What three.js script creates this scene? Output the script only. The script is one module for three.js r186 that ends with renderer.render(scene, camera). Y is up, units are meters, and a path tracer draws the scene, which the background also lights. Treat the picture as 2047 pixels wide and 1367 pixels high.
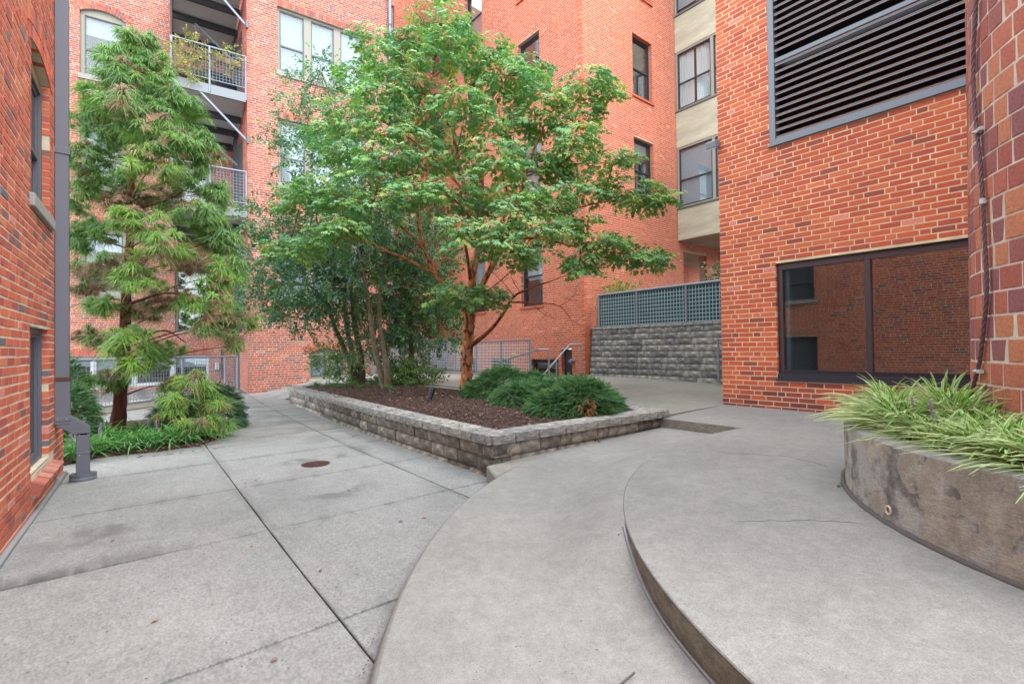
import * as THREE from 'three';
import { mergeGeometries, mergeVertices, toCreasedNormals } from 'three/addons/utils/BufferGeometryUtils.js';
import { RoundedBoxGeometry } from 'three/addons/geometries/RoundedBoxGeometry.js';

// ---------- camera, sky, sun, exposure ----------
const R = Math.PI / 180;
const scene = new THREE.Scene();
const camera = new THREE.PerspectiveCamera(69.78, 1024 / 683, 0.05, 400);
camera.position.set(0, 1.2, 0);
camera.rotation.order = 'YXZ';
camera.rotation.set(0.75 * R, -39.0 * R, -0.78 * R);
camera.updateMatrixWorld(true);
const renderer = new THREE.WebGLRenderer({ antialias: true });
renderer.setSize(1024, 683);
renderer.toneMapping = THREE.LinearToneMapping;
renderer.toneMappingExposure = 3.85;
renderer.shadowMap.enabled = true;

function rngOf(seed) { let a = seed >>> 0; return () => { a = (a + 0x6d2b79f5) | 0; let t = Math.imul(a ^ (a >>> 15), 1 | a); t = (t + Math.imul(t ^ (t >>> 7), 61 | t)) ^ t; return ((t ^ (t >>> 14)) >>> 0) / 4294967296; }; }
const hash = (x, y, s) => { let h = Math.imul(x | 0, 374761393) ^ Math.imul(y | 0, 668265263) ^ Math.imul(s | 0, 1442695041); h = Math.imul(h ^ (h >>> 13), 1274126177); return ((h ^ (h >>> 16)) >>> 0) / 4294967296; };
const sm = (t) => t * t * (3 - 2 * t), clamp = (x, a = 0, b = 1) => Math.min(b, Math.max(a, x)), lerp = (a, b, t) => a + (b - a) * t, sstep = (a, b, x) => sm(clamp((x - a) / (b - a)));
// value noise that repeats every p cells
function vn(x, y, p, s) {
  const xi = Math.floor(x), yi = Math.floor(y), fx = sm(x - xi), fy = sm(y - yi), m = (v) => ((v % p) + p) % p;
  const a = hash(m(xi), m(yi), s), b = hash(m(xi + 1), m(yi), s), c = hash(m(xi), m(yi + 1), s), d = hash(m(xi + 1), m(yi + 1), s);
  return lerp(lerp(a, b, fx), lerp(c, d, fx), fy);
}
function fbm(u, v, p, oct, s) { let r = 0, a = 0.5, n = 0; for (let i = 0; i < oct; i++) { r += a * vn(u * p, v * p, p, s + i * 17); n += a; a *= 0.5; p *= 2; } return r / n; }

{ // an even overcast sky: soft grey-white cloud, a little brighter overhead
  const w = 256, h = 128, d = new Float32Array(w * h * 4);
  for (let j = 0; j < h; j++) for (let i = 0; i < w; i++) {
    const el = (j + 0.5) / h * Math.PI - Math.PI / 2, up = Math.max(0, Math.sin(el));
    const c = fbm(i / w, j / h, 6, 4, 5), b = (1.2 - 0.2 * up) * (0.84 + 0.32 * c), k = (j * w + i) * 4, blue = 0.5 - 0.5 * c;
    d[k] = b * (0.95 - 0.16 * blue); d[k + 1] = b * (0.99 - 0.06 * blue); d[k + 2] = b * 1.06; d[k + 3] = 1;
  }
  const t = new THREE.DataTexture(d, w, h, THREE.RGBAFormat, THREE.FloatType);
  t.mapping = THREE.EquirectangularReflectionMapping; t.magFilter = THREE.LinearFilter; t.needsUpdate = true;
  scene.background = t; scene.environment = t;
}
const sun = new THREE.DirectionalLight(new THREE.Color(1, 0.96, 0.9), 0.9);
sun.position.set(9, 17, 6); sun.target.position.set(3, 0, -6);
sun.castShadow = true; sun.shadow.radius = 50; sun.shadow.mapSize.set(2048, 2048);
Object.assign(sun.shadow.camera, { left: -20, right: 20, top: 20, bottom: -20, near: 1, far: 60 });
scene.add(sun, sun.target);

// ---------- helpers ----------
const V3 = (x, y, z) => new THREE.Vector3(x, y, z);
const lin = (r, g, b) => new THREE.Color().setRGB(r, g, b);
const taken = new Map();
function numbered(name) { const n = taken.get(name) || 0; taken.set(name, n + 1); return n ? `${name}_${String(n).padStart(3, '0')}` : name; }
function shade(o) { o.traverse((m) => { if (m.isMesh) { m.castShadow = true; m.receiveShadow = true; } }); return o; }
function tag(o, label, category, group) { o.userData.label = label; o.userData.category = category; if (group) o.userData.group = group; return o; }
function thing(name, label, category, group, pos = [0, 0, 0], turn = 0) {
  const g = new THREE.Group(); g.name = numbered(name); g.position.set(...pos); g.rotation.y = turn; scene.add(g); return tag(g, label, category, group);
}
function structure(name) { const g = new THREE.Group(); g.name = numbered(name); g.userData.kind = 'structure'; scene.add(g); return g; }
function part(name, geo, mat, parent) { const m = new THREE.Mesh(Array.isArray(geo) ? (geo.length > 1 ? mergeGeometries(geo.map(plain)) : geo[0]) : geo, mat); m.name = name; m.castShadow = m.receiveShadow = true; parent.add(m); return m; }
function group(name, parent) { const g = new THREE.Group(); g.name = name; parent.add(g); return g; }
const plain = (g) => { const o = g.index ? g.toNonIndexed() : g.clone(); for (const k of Object.keys(o.attributes)) if (!['position', 'normal', 'uv'].includes(k)) o.deleteAttribute(k); return o; };
const boxG = (w, h, d, x = 0, y = 0, z = 0) => new THREE.BoxGeometry(w, h, d).translate(x, y, z);
const rbox = (w, h, d, r, x = 0, y = 0, z = 0) => new RoundedBoxGeometry(w, h, d, 1, r).translate(x, y, z);
const span = (x0, x1, y0, y1, z0, z1) => boxG(x1 - x0, y1 - y0, z1 - z0, (x0 + x1) / 2, (y0 + y1) / 2, (z0 + z1) / 2);
function rod(a, b, r, seg = 6) { const d = b.clone().sub(a), l = d.length(), g = new THREE.CylinderGeometry(r, r, l, seg); g.translate(0, l / 2, 0); g.applyQuaternion(new THREE.Quaternion().setFromUnitVectors(V3(0, 1, 0), d.normalize())); return g.translate(a.x, a.y, a.z); }
function bar(a, b, w, h) { const d = b.clone().sub(a), l = d.length(), g = boxG(w, l, h, 0, l / 2, 0); g.applyQuaternion(new THREE.Quaternion().setFromUnitVectors(V3(0, 1, 0), d.normalize())); return g.translate(a.x, a.y, a.z); }
// a tapered limb along points [x,y,z,r]
function limb(pts, seg = 7, steps = 4, wob = 0, rnd = Math.random) {
  const cur = new THREE.CatmullRomCurve3(pts.map((p) => V3(p[0], p[1], p[2]))), n = (pts.length - 1) * steps, pos = [], uv = [], idx = [];
  let nrm = V3(1, 0, 0), len = 0, last = null;
  for (let i = 0; i <= n; i++) {
    const t = i / n, p = cur.getPoint(t), tan = cur.getTangent(t), k = Math.min(pts.length - 2, Math.floor(t * (pts.length - 1))), f = t * (pts.length - 1) - k;
    const r = lerp(pts[k][3], pts[k + 1][3], f);
    nrm = nrm.sub(tan.clone().multiplyScalar(nrm.dot(tan))).normalize(); const bi = tan.clone().cross(nrm);
    if (last) len += p.distanceTo(last); last = p;
    for (let j = 0; j <= seg; j++) { const a = j / seg * Math.PI * 2, rr = r * (1 + wob * (hash(i, j % seg, 7) - 0.5)); const q = p.clone().addScaledVector(nrm, Math.cos(a) * rr).addScaledVector(bi, Math.sin(a) * rr); pos.push(q.x, q.y, q.z); uv.push(j / seg, len / 0.6); }
    if (i) for (let j = 0; j < seg; j++) { const a = (i - 1) * (seg + 1) + j, b = a + seg + 1; idx.push(a, a + 1, b, b, a + 1, b + 1); }
  }
  const g = new THREE.BufferGeometry(); g.setAttribute('position', new THREE.Float32BufferAttribute(pos, 3)); g.setAttribute('uv', new THREE.Float32BufferAttribute(uv, 2)); g.setIndex(idx); g.computeVertexNormals(); return g;
}
// a surface from an (n+1)x(m+1) grid of points; uv in metres by default
function grid(n, m, fn, uvf) {
  const pos = [], uv = [], idx = [];
  for (let j = 0; j <= m; j++) for (let i = 0; i <= n; i++) { const p = fn(i / n, j / m); pos.push(p.x, p.y, p.z); const q = uvf ? uvf(p, i / n, j / m) : [p.x, p.z]; uv.push(q[0], q[1]); }
  for (let j = 0; j < m; j++) for (let i = 0; i < n; i++) { const a = j * (n + 1) + i, b = a + n + 1; idx.push(a, b, a + 1, a + 1, b, b + 1); }
  const g = new THREE.BufferGeometry(); g.setAttribute('position', new THREE.Float32BufferAttribute(pos, 3)); g.setAttribute('uv', new THREE.Float32BufferAttribute(uv, 2)); g.setIndex(idx); g.computeVertexNormals(); return g;
}
// a slab over a polygon [[x,z],...] (counter-clockwise seen from above or not), top height yf(x,z), chamfered edge, skirt down by depth
function slab(poly, yf, depth, ch = 0.008, uvS = 1) {
  let area = 0; const n = poly.length;
  for (let i = 0; i < n; i++) { const [a, b] = poly[i], [c, d] = poly[(i + 1) % n]; area += a * d - c * b; }
  const P = area > 0 ? poly.slice() : poly.slice().reverse();   // positive shoelace in (x,z)
  const inset = P.map((p, i) => {
    const q = P[(i + n - 1) % n], r = P[(i + 1) % n]; let ax = p[0] - q[0], az = p[1] - q[1], bx = r[0] - p[0], bz = r[1] - p[1];
    const la = Math.hypot(ax, az) || 1, lb = Math.hypot(bx, bz) || 1; ax /= la; az /= la; bx /= lb; bz /= lb;
    let nx = -az - bz, nz = ax + bx; const l = Math.hypot(nx, nz) || 1; nx /= l; nz /= l; const c = Math.max(0.35, nx * -az + nz * ax);
    return [p[0] + nx * ch / c, p[1] + nz * ch / c];
  });
  const tri = THREE.ShapeUtils.triangulateShape(inset.map((p) => new THREE.Vector2(p[0], p[1])), []);
  const pos = [], uv = [], push = (x, y, z, u, v) => { pos.push(x, y, z); uv.push(u * uvS, v * uvS); };
  const top = (p) => push(p[0], yf(p[0], p[1]), p[1], p[0], p[1]);
  for (const [a, b, c] of tri) { const s = (inset[b][0] - inset[a][0]) * (inset[c][1] - inset[a][1]) - (inset[c][0] - inset[a][0]) * (inset[b][1] - inset[a][1]); if (s > 0) { top(inset[a]); top(inset[c]); top(inset[b]); } else { top(inset[a]); top(inset[b]); top(inset[c]); } }
  let L = 0;
  for (let i = 0; i < n; i++) {
    const k = (i + 1) % n, a = P[i], b = P[k], ai = inset[i], bi = inset[k], l = Math.hypot(b[0] - a[0], b[1] - a[1]), ya = yf(...ai), yb = yf(...bi);
    const quad = (p, q, r, s) => { for (const v of [p, q, r, p, r, s]) push(...v); };
    quad([ai[0], ya, ai[1], ai[0], ai[1]], [bi[0], yb, bi[1], bi[0], bi[1]], [b[0], yb - ch, b[1], b[0], b[1]], [a[0], ya - ch, a[1], a[0], a[1]]);
    quad([a[0], ya - ch, a[1], L, ya], [b[0], yb - ch, b[1], L + l, yb], [b[0], yb - depth, b[1], L + l, yb - depth], [a[0], ya - depth, a[1], L, ya - depth]);
    L += l;
  }
  const g = new THREE.BufferGeometry(); g.setAttribute('position', new THREE.Float32BufferAttribute(pos, 3)); g.setAttribute('uv', new THREE.Float32BufferAttribute(uv, 2)); g.computeVertexNormals(); return g;
}
// seen size: how near a world point is to the camera and whether it is in the frame
const proj = new THREE.Matrix4().multiplyMatrices(new THREE.Matrix4().makePerspective(...(() => { const t = 0.05 * Math.tan(69.78 * R / 2), r = t * 1024 / 683; return [-r, r, t, -t, 0.05, 400]; })()), camera.matrixWorld.clone().invert());
function seen(p) { const d = p.distanceTo(camera.position), q = p.clone().applyMatrix4(proj), f = p.clone().sub(camera.position).dot(camera.getWorldDirection(V3(0, 0, 0))) > 0.1; return { d, in: f && Math.abs(q.x) < 1.02 && Math.abs(q.y) < 1.02 }; }

// ---------- textures ----------
function tex(w, h, fn, srgb = true, rep) {
  const d = new Uint8Array(w * h * 4);
  for (let j = 0; j < h; j++) for (let i = 0; i < w; i++) { const c = fn(i / w, j / h, i, j), k = (j * w + i) * 4; if (typeof c === 'number') d[k] = d[k + 1] = d[k + 2] = clamp(c) * 255; else { d[k] = clamp(c[0]) * 255; d[k + 1] = clamp(c[1]) * 255; d[k + 2] = clamp(c[2]) * 255; } d[k + 3] = 255; }
  const t = new THREE.DataTexture(d, w, h); t.magFilter = t.minFilter = THREE.LinearFilter; t.wrapS = t.wrapT = THREE.RepeatWrapping; if (srgb) t.colorSpace = THREE.SRGBColorSpace; if (rep) t.repeat.set(...rep); t.needsUpdate = true; return t;
}
const lerp3 = (a, b, t) => [lerp(a[0], b[0], t), lerp(a[1], b[1], t), lerp(a[2], b[2], t)];
const mul3 = (a, k) => [a[0] * k, a[1] * k, a[2] * k];
const speck = (i, j, s) => hash(i, j, s);
// fine grain for concrete, about 2 m a tile
const grainB = tex(512, 512, (u, v, i, j) => 0.45 + 0.3 * (speck(i, j, 3) - 0.5) + 0.5 * (fbm(u, v, 32, 4, 9) - 0.5), false);
const warmConcrete = tex(1024, 1024, (u, v, i, j) => {
  const b = fbm(u, v, 4, 5, 21), f = fbm(u, v, 40, 3, 33), s = speck(i, j, 4);
  let c = lerp3([0.512, 0.51, 0.49], [0.542, 0.538, 0.515], sstep(0.25, 0.75, b)); c = mul3(c, 0.94 + 0.12 * f); c = mul3(c, 0.95 + 0.1 * fbm(u, v, 150, 2, 37)); c = mul3(c, 0.89 + 0.22 * s);
  if (s > 0.996) c = mul3(c, 0.6); else if (s < 0.006) c = mul3(c, 1.12); return c;
});
const alongPts = (pts) => (z) => { for (let i = 0; i < pts.length - 1; i++) if (z >= pts[i + 1][1]) { const t = clamp((z - pts[i][1]) / (pts[i + 1][1] - pts[i][1]), -3, 1); return lerp(pts[i][0], pts[i + 1][0], t); } return pts.at(-1)[0]; };
const PJ = {   // the plaza's joints: two curved long ones and the cross ones
  A: alongPts([[0.76, 6], [0.77, -1.74], [0.785, -2.9], [0.80, -3.61], [0.83, -4.89], [0.9, -7.46], [1.3, -16], [1.5, -20]]),
  B: alongPts([[2.25, 6], [2.22, -3.24], [2.22, -3.65], [2.27, -6.0], [2.42, -9.2], [2.62, -12.2], [2.89, -15.39], [3.2, -20]]),
  z: [6, 4.6, 3.2, 1.85, 0.5, -0.8, -2.21, -3.62, -4.9, -6.21, -7.6, -9.0, -10.4, -11.8, -13.2, -14.6, -16, -18, -20],
};
// plaza: 6 m x 20 m of paving seen as one, x -1.5..4.5, z -16..4; dirt lies along the joints and in streaks
const plazaMap = tex(1024, 2048, (u, v, i, j) => {
  const x = -1.5 + u * 6, z = -16 + v * 20, b = fbm(u, v * 3, 5, 5, 51), f = fbm(u * 3, v * 9, 30, 3, 63) , s = speck(i, j, 8);
  let c = lerp3([0.505, 0.51, 0.502], [0.555, 0.556, 0.545], sstep(0.25, 0.75, b));
  c = mul3(c, 0.955 + 0.09 * f); c = mul3(c, 0.955 + 0.09 * fbm(u * 3, v * 10, 110, 2, 39)); c = mul3(c, 0.89 + 0.22 * s);
  let dirt = 0;
  const n = fbm(u * 2, v * 6, 9, 5, 77), st = fbm(u * 12, v * 4, 6, 4, 81);
  if (x < 0.8 && z < -3.6) dirt += 0.8 * sstep(0.3, 0, (-3.63 - z) * (0.6 + 1.5 * fbm(u * 6, v * 0.5, 16, 4, 84))) * sstep(0.25, 0.6, n * 0.5 + 0.5 * fbm(u * 6, v * 3, 20, 3, 86)) * sstep(0.45, -0.25, x);   // black streaks above the second joint
  dirt += 0.5 * sstep(0.5, 0.75, n) * sstep(0.8, 0.2, Math.hypot((x + 0.05) / 0.6, (z + 4.3) / 0.5));
  dirt += 0.32 * sstep(0.45, 0.7, fbm(u * 2, v * 20, 8, 4, 91)) * sstep(-5.6, -8.2, z);                                       // damp bands further back
  dirt += 0.45 * sstep(0.48, 0.72, n) * sstep(0.9, 0.2, Math.hypot((x - 1.9) / 0.9, (z + 5.8) / 0.8));
  dirt += 0.4 * sstep(0.5, 0.7, n) * sstep(0.7, 0.2, Math.hypot((x - 1.5) / 0.6, (z + 4.2) / 0.4));
  dirt += 0.12 * sstep(0.5, 0.75, n);
  let edge = 9; for (const q of PJ.z) edge = Math.min(edge, Math.abs(z - q) * 0.8); edge = Math.min(edge, Math.abs(x - PJ.A(z)), Math.abs(x - PJ.B(z)));
  dirt += 0.55 * sstep(0.013, 0.004, edge + 0.008 * (s - 0.5)) * (0.25 + 0.75 * sstep(0.3, 0.6, n)) + 0.2 * sstep(0.1, 0.01, edge) * sstep(0.45, 0.65, st);
  c = lerp3(c, [0.24, 0.25, 0.24], clamp(dirt) * 0.75);
  if (s > 0.9985) c = mul3(c, 0.5); return c;
});
plazaMap.wrapS = plazaMap.wrapT = THREE.ClampToEdgeWrapping;
const brickGrain = tex(256, 128, (u, v, i, j) => 0.8 + 0.2 * fbm(u, v, 12, 3, 5) + 0.1 * (speck(i, j, 2) - 0.5), true);
const brickBump = tex(128, 64, (u, v, i, j) => 0.4 + 0.4 * fbm(u, v, 10, 3, 15) + 0.2 * speck(i, j, 12), false);
const mortarMap = tex(256, 256, (u, v, i, j) => { const k = 0.86 + 0.2 * (fbm(u, v, 8, 4, 71) - 0.5) + 0.1 * (speck(i, j, 6) - 0.5); return [k, k, k]; });
const stoneMap = tex(512, 512, (u, v, i, j) => { const b = fbm(u, v, 5, 4, 41), s = speck(i, j, 14), f = fbm(u, v, 48, 2, 43); let k = 0.5 + 0.5 * b; k *= 0.78 + 0.44 * f; k *= 0.86 + 0.28 * s; return mul3([1, 0.985, 0.955], k); });
const stoneBump = tex(512, 512, (u, v, i, j) => 0.6 * fbm(u, v, 24, 4, 47) + 0.4 * fbm(u, v, 96, 2, 49), false);
const barkMap = tex(256, 512, (u, v) => { const p = fbm(u, v * 0.5, 10, 4, 101), q = fbm(u * 2, v * 0.35, 7, 3, 105); let c = lerp3([0.40, 0.21, 0.11], [0.80, 0.48, 0.21], sstep(0.3, 0.65, p)); if (q > 0.52) c = lerp3(c, [0.58, 0.43, 0.34], sstep(0.52, 0.62, q)); if (p < 0.38) c = lerp3(c, [0.26, 0.13, 0.08], sstep(0.38, 0.28, p)); return c; });
const barkBump = tex(256, 512, (u, v) => fbm(u, v * 0.5, 10, 4, 101) * 0.7 + 0.3 * fbm(u, v, 32, 3, 104), false);
const greyBark = tex(128, 256, (u, v, i, j) => { const p = fbm(u, v * 2, 6, 4, 111); return lerp3([0.36, 0.31, 0.26], [0.60, 0.54, 0.46], p); });
const redBark = tex(128, 256, (u, v) => lerp3([0.26, 0.13, 0.09], [0.52, 0.30, 0.21], fbm(u * 3, v * 0.4, 6, 4, 115)));
const planterMap = tex(2048, 512, (u, v, i, j) => {   // weathered cast concrete round the planter, v is height
  const X = u * 12.7, Y = v * 0.48, b = fbm(X / 4, Y / 4, 12, 5, 121), f = fbm(X / 4, Y / 4, 28, 5, 125), drip = fbm(X / 4, Y / 16, 50, 4, 129), s = speck(i, Math.floor(j / 6.6), 22);
  let c = lerp3([0.585, 0.578, 0.56], [0.695, 0.685, 0.66], b);
  const dark = sstep(0.43, 0.63, f * 0.36 + drip * 0.24 + b * 0.2 + 0.2 * fbm(X / 4, Y / 4, 90, 3, 145));
  c = lerp3(c, [0.25, 0.245, 0.235], 0.62 * dark); if (f > 0.57) c = lerp3(c, [0.68, 0.645, 0.585], 0.6); return mul3(c, 0.92 + 0.16 * s);
});
const mulchMap = tex(512, 512, (u, v, i, j) => { const p = fbm(u, v, 40, 3, 151), q = fbm(u, v, 8, 3, 153); let c = lerp3([0.15, 0.10, 0.085], [0.40, 0.29, 0.25], p); return mul3(c, 0.8 + 0.4 * q); });
const curbDirt = tex(512, 128, (u, v, i, j) => { const p = fbm(u, v, 24, 4, 161), s = speck(i, j, 33); return mul3(lerp3([0.38, 0.37, 0.33], [0.56, 0.545, 0.49], p), 0.85 + 0.3 * s); });

// ---------- materials ----------
function mat(c, o = {}) { const m = new THREE.MeshStandardMaterial({ color: Array.isArray(c) ? lin(...c) : c, roughness: 0.85, ...o }); return m; }
const pmat = (c, o = {}) => new THREE.MeshPhysicalMaterial({ color: lin(...c), roughness: 0.6, ...o });
const rep = (t, x, y) => { const c = t.clone(); c.repeat.set(x, y); c.needsUpdate = true; return c; };
const M = {
  plaza: mat([1, 1, 1], { map: plazaMap, bumpMap: rep(grainB, 3, 10), bumpScale: 0.0015, roughness: 0.88 }),
  ramp: mat([0.97, 0.98, 1], { map: rep(warmConcrete, 0.4, 0.4), bumpMap: rep(grainB, 0.5, 0.5), bumpScale: 0.0015, roughness: 0.88 }),
  terrace: mat([0.93, 0.94, 0.96], { map: rep(warmConcrete, 0.31, 0.31), bumpMap: rep(grainB, 0.5, 0.5), bumpScale: 0.0012, roughness: 0.88 }),
  upper: mat([0.96, 0.95, 0.9], { map: rep(warmConcrete, 0.27, 0.27), bumpMap: rep(grainB, 0.5, 0.5), bumpScale: 0.0012, roughness: 0.88 }),
  curb: mat([1, 1, 1], { map: rep(curbDirt, 1.2, 2.5), bumpMap: rep(grainB, 1, 1), bumpScale: 0.003, roughness: 0.95 }),
  joint: mat([0.09, 0.09, 0.085], { roughness: 1 }),
  crack: mat([0.1, 0.095, 0.09], { roughness: 1 }),
  caulk: mat([0.23, 0.235, 0.24], { roughness: 0.7 }),
  galv: mat([0.22, 0.255, 0.3], { metalness: 0.35, roughness: 0.5 }),
  galvWhite: mat([0.5, 0.55, 0.58], { metalness: 0.2, roughness: 0.5 }),
  gutter: mat([0.115, 0.12, 0.145], { metalness: 0.25, roughness: 0.42 }),
  darkFrame: mat([0.035, 0.036, 0.048], { metalness: 0.3, roughness: 0.35 }),
  maroonFrame: mat([0.045, 0.024, 0.028], { roughness: 0.45 }),
  olive: mat([0.26, 0.25, 0.205], { roughness: 0.6 }),
  oliveDark: mat([0.1, 0.105, 0.1], { roughness: 0.5 }),
  sashGrey: mat([0.1, 0.105, 0.115], { roughness: 0.45 }),
  cream: mat([0.56, 0.53, 0.39], { map: mortarMap, roughness: 0.9 }),
  sillStone: mat([0.42, 0.41, 0.37], { map: mortarMap, roughness: 0.95 }),
  wood: mat([0.36, 0.22, 0.1], { roughness: 0.85 }),
  room: mat([0.07, 0.072, 0.075], { roughness: 1 }),
  blind: mat([0.3, 0.335, 0.37], { roughness: 0.7 }),
  curtain: pmat([0.75, 0.75, 0.73], { roughness: 0.95, transmission: 0.3, side: THREE.DoubleSide }),
  deck: mat([0.42, 0.43, 0.44], { roughness: 0.6 }),
  beam: mat([0.035, 0.038, 0.042], { roughness: 0.6 }),
  flange: mat([0.2, 0.225, 0.24], { roughness: 0.6 }),
  louvre: mat([0.42, 0.25, 0.2], { roughness: 0.45, metalness: 0.2 }),
  louvreFrame: mat([0.12, 0.138, 0.16], { roughness: 0.45, metalness: 0.3 }),
  black: mat([0.012, 0.013, 0.015], { roughness: 0.4 }),
  rust: mat([0.09, 0.045, 0.03], { roughness: 0.8, metalness: 0.3 }),
  cable: mat([0.115, 0.07, 0.085], { roughness: 0.6 }),
  screen: mat([0.012, 0.085, 0.095], { roughness: 0.8 }),
  flyScreen: mat([0.055, 0.062, 0.075], { roughness: 0.6 }),
  glass: new THREE.MeshPhysicalMaterial({ color: lin(0.9, 0.95, 0.96), roughness: 0.0, transmission: 1, thickness: 0, ior: 1.75 }),
  darkGlass: new THREE.MeshPhysicalMaterial({ color: lin(0.8, 0.86, 0.86), roughness: 0.0, transmission: 1, thickness: 0, ior: 2.33 }),
};
M.bark = mat([1, 1, 1], { map: barkMap, bumpMap: barkBump, bumpScale: 0.012, roughness: 0.8 });
M.darkBark = mat([0.55, 0.42, 0.36], { map: barkMap, roughness: 0.9 });
M.greyBark = mat([0.75, 0.72, 0.66], { map: greyBark, bumpMap: rep(barkBump, 1, 2), bumpScale: 0.006, roughness: 0.95 });
M.redBark = mat([0.85, 0.8, 0.8], { map: redBark, bumpMap: rep(barkBump, 2, 1), bumpScale: 0.012, roughness: 0.95 });
M.twig = mat([0.12, 0.075, 0.055], { roughness: 0.95 });
M.planter = mat([1, 1, 1], { map: planterMap, bumpMap: rep(stoneBump, 6, 1), bumpScale: 0.003, roughness: 0.95 });
M.planterRim = mat([0.9, 0.9, 0.88], { map: rep(warmConcrete, 0.7, 0.7), bumpMap: rep(stoneBump, 1, 1), bumpScale: 0.003, roughness: 0.95 });
M.mulch = mat([1, 1, 1], { map: rep(mulchMap, 1.4, 1.4), bumpMap: rep(stoneBump, 1.4, 1.4), bumpScale: 0.02, roughness: 1 });
const maplePads = [[4.52,7.33,-8.06,0.39,0.36],[4.37,6.84,-8.45,0.36,0.43],[4.49,6.46,-7.46,0.44,0.4],[4.87,7.09,-7.52,0.37,0.41],[5.24,6.84,-7.87,0.39,0.39],[5.57,6.71,-7.35,0.38,0.33],[5.45,6.1,-6.82,0.54,0.4],[6.19,6.43,-6.98,0.43,0.38],[3.81,6.93,-8.77,0.47,0.33],[3.91,6.04,-8.06,0.54,0.45],[3.62,6.47,-9.06,0.43,0.34],[3.36,5.57,-9.03,0.52,0.38],[3.64,5.22,-7.9,0.61,0.43],[4.58,5.78,-8.17,0.66,0.47],[4.67,5.33,-6.95,0.51,0.43],[5.74,5.62,-7.36,0.57,0.48],[5.93,5.51,-6.43,0.54,0.4],[6.79,5.51,-6.38,0.47,0.38],[6.78,6.05,-5.99,0.41,0.28],[7.19,6.02,-5.92,0.23,0.23],[6.42,4.79,-5.92,0.44,0.31],[3.51,4.85,-9.18,0.57,0.38],[3.45,4.29,-7.69,0.5,0.38],[4.11,4.57,-7.54,0.61,0.43],[5.2,5.05,-7.93,0.68,0.48],[5.07,4.38,-6.51,0.51,0.38],[6.16,4.63,-6.77,0.56,0.38],[6.78,4.69,-6.53,0.38,0.29],[6.94,4.5,-5.63,0.4,0.25],[2.7,4.03,-9.59,0.47,0.28],[2.83,4.05,-8.84,0.44,0.27],[3.07,3.77,-8.27,0.51,0.3],[3.36,3.64,-7.52,0.49,0.29],[3.65,3.7,-7.02,0.44,0.28],[4.36,3.81,-6.97,0.58,0.33],[5.38,4.02,-7.55,0.57,0.38],[5.14,3.53,-6.08,0.49,0.29],[5.93,3.76,-6.08,0.52,0.3],[6.85,4.03,-5.97,0.55,0.28],[7.58,4.04,-5.63,0.56,0.26],[7.91,3.99,-5.37,0.23,0.17],[2.44,3.06,-9.3,0.45,0.25],[2.8,3.18,-8.5,0.43,0.26],[2.98,3.2,-7.83,0.37,0.2],[4.27,3.02,-6.4,0.39,0.3],[4.58,2.88,-6.03,0.46,0.27],[5.13,2.99,-5.84,0.56,0.28],[6.06,3.32,-5.98,0.43,0.26],[6.47,2.99,-5.78,0.53,0.31],[7.12,2.95,-5.64,0.54,0.25],[7.56,2.83,-5.42,0.37,0.2],[6.41,2.66,-5.96,0.31,0.18],[5.04,2.64,-5.92,0.32,0.16],[4.49,2.15,-6.75,0.51,0.21],[4.81,2.09,-6.63,0.29,0.15]];
const hollyPads = [[3.62,7.56,-11.24,0.34,0.4],[3.21,7.01,-11.33,0.39,0.33],[3.8,6.88,-11.11,0.45,0.45],[3.32,6.24,-11.0,0.49,0.44],[4.01,6.12,-11.08,0.69,0.51],[2.99,6.12,-11.52,0.44,0.33],[3.3,5.68,-11.67,0.69,0.46],[3.79,5.1,-10.5,0.76,0.54],[3.62,4.39,-11.3,0.91,0.57],[2.61,4.04,-11.48,0.54,0.27],[4.62,4.46,-10.88,0.81,0.7],[3.12,3.6,-11.08,0.76,0.43],[2.51,3.24,-11.96,0.44,0.28],[4.1,3.45,-10.79,1.01,0.56],[5.02,3.66,-10.69,0.94,0.7],[5.75,3.53,-10.1,0.7,0.7],[2.8,2.65,-11.48,0.66,0.38],[3.38,2.7,-10.62,0.85,0.53],[4.4,2.68,-10.69,0.91,0.57],[5.25,2.59,-10.4,0.7,0.7],[3.14,1.99,-11.21,0.55,0.31],[4.0,2.13,-11.16,0.69,0.34],[5.84,2.35,-10.05,0.59,0.59],[5.97,1.71,-9.95,0.47,0.47],[4.71,1.88,-10.59,0.57,0.46],[5.38,1.77,-10.3,0.47,0.58],[2.55,2.24,-11.94,0.44,0.24],[5.02,1.19,-10.48,0.29,0.4],[4.24,1.32,-10.6,0.33,0.28]];
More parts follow.
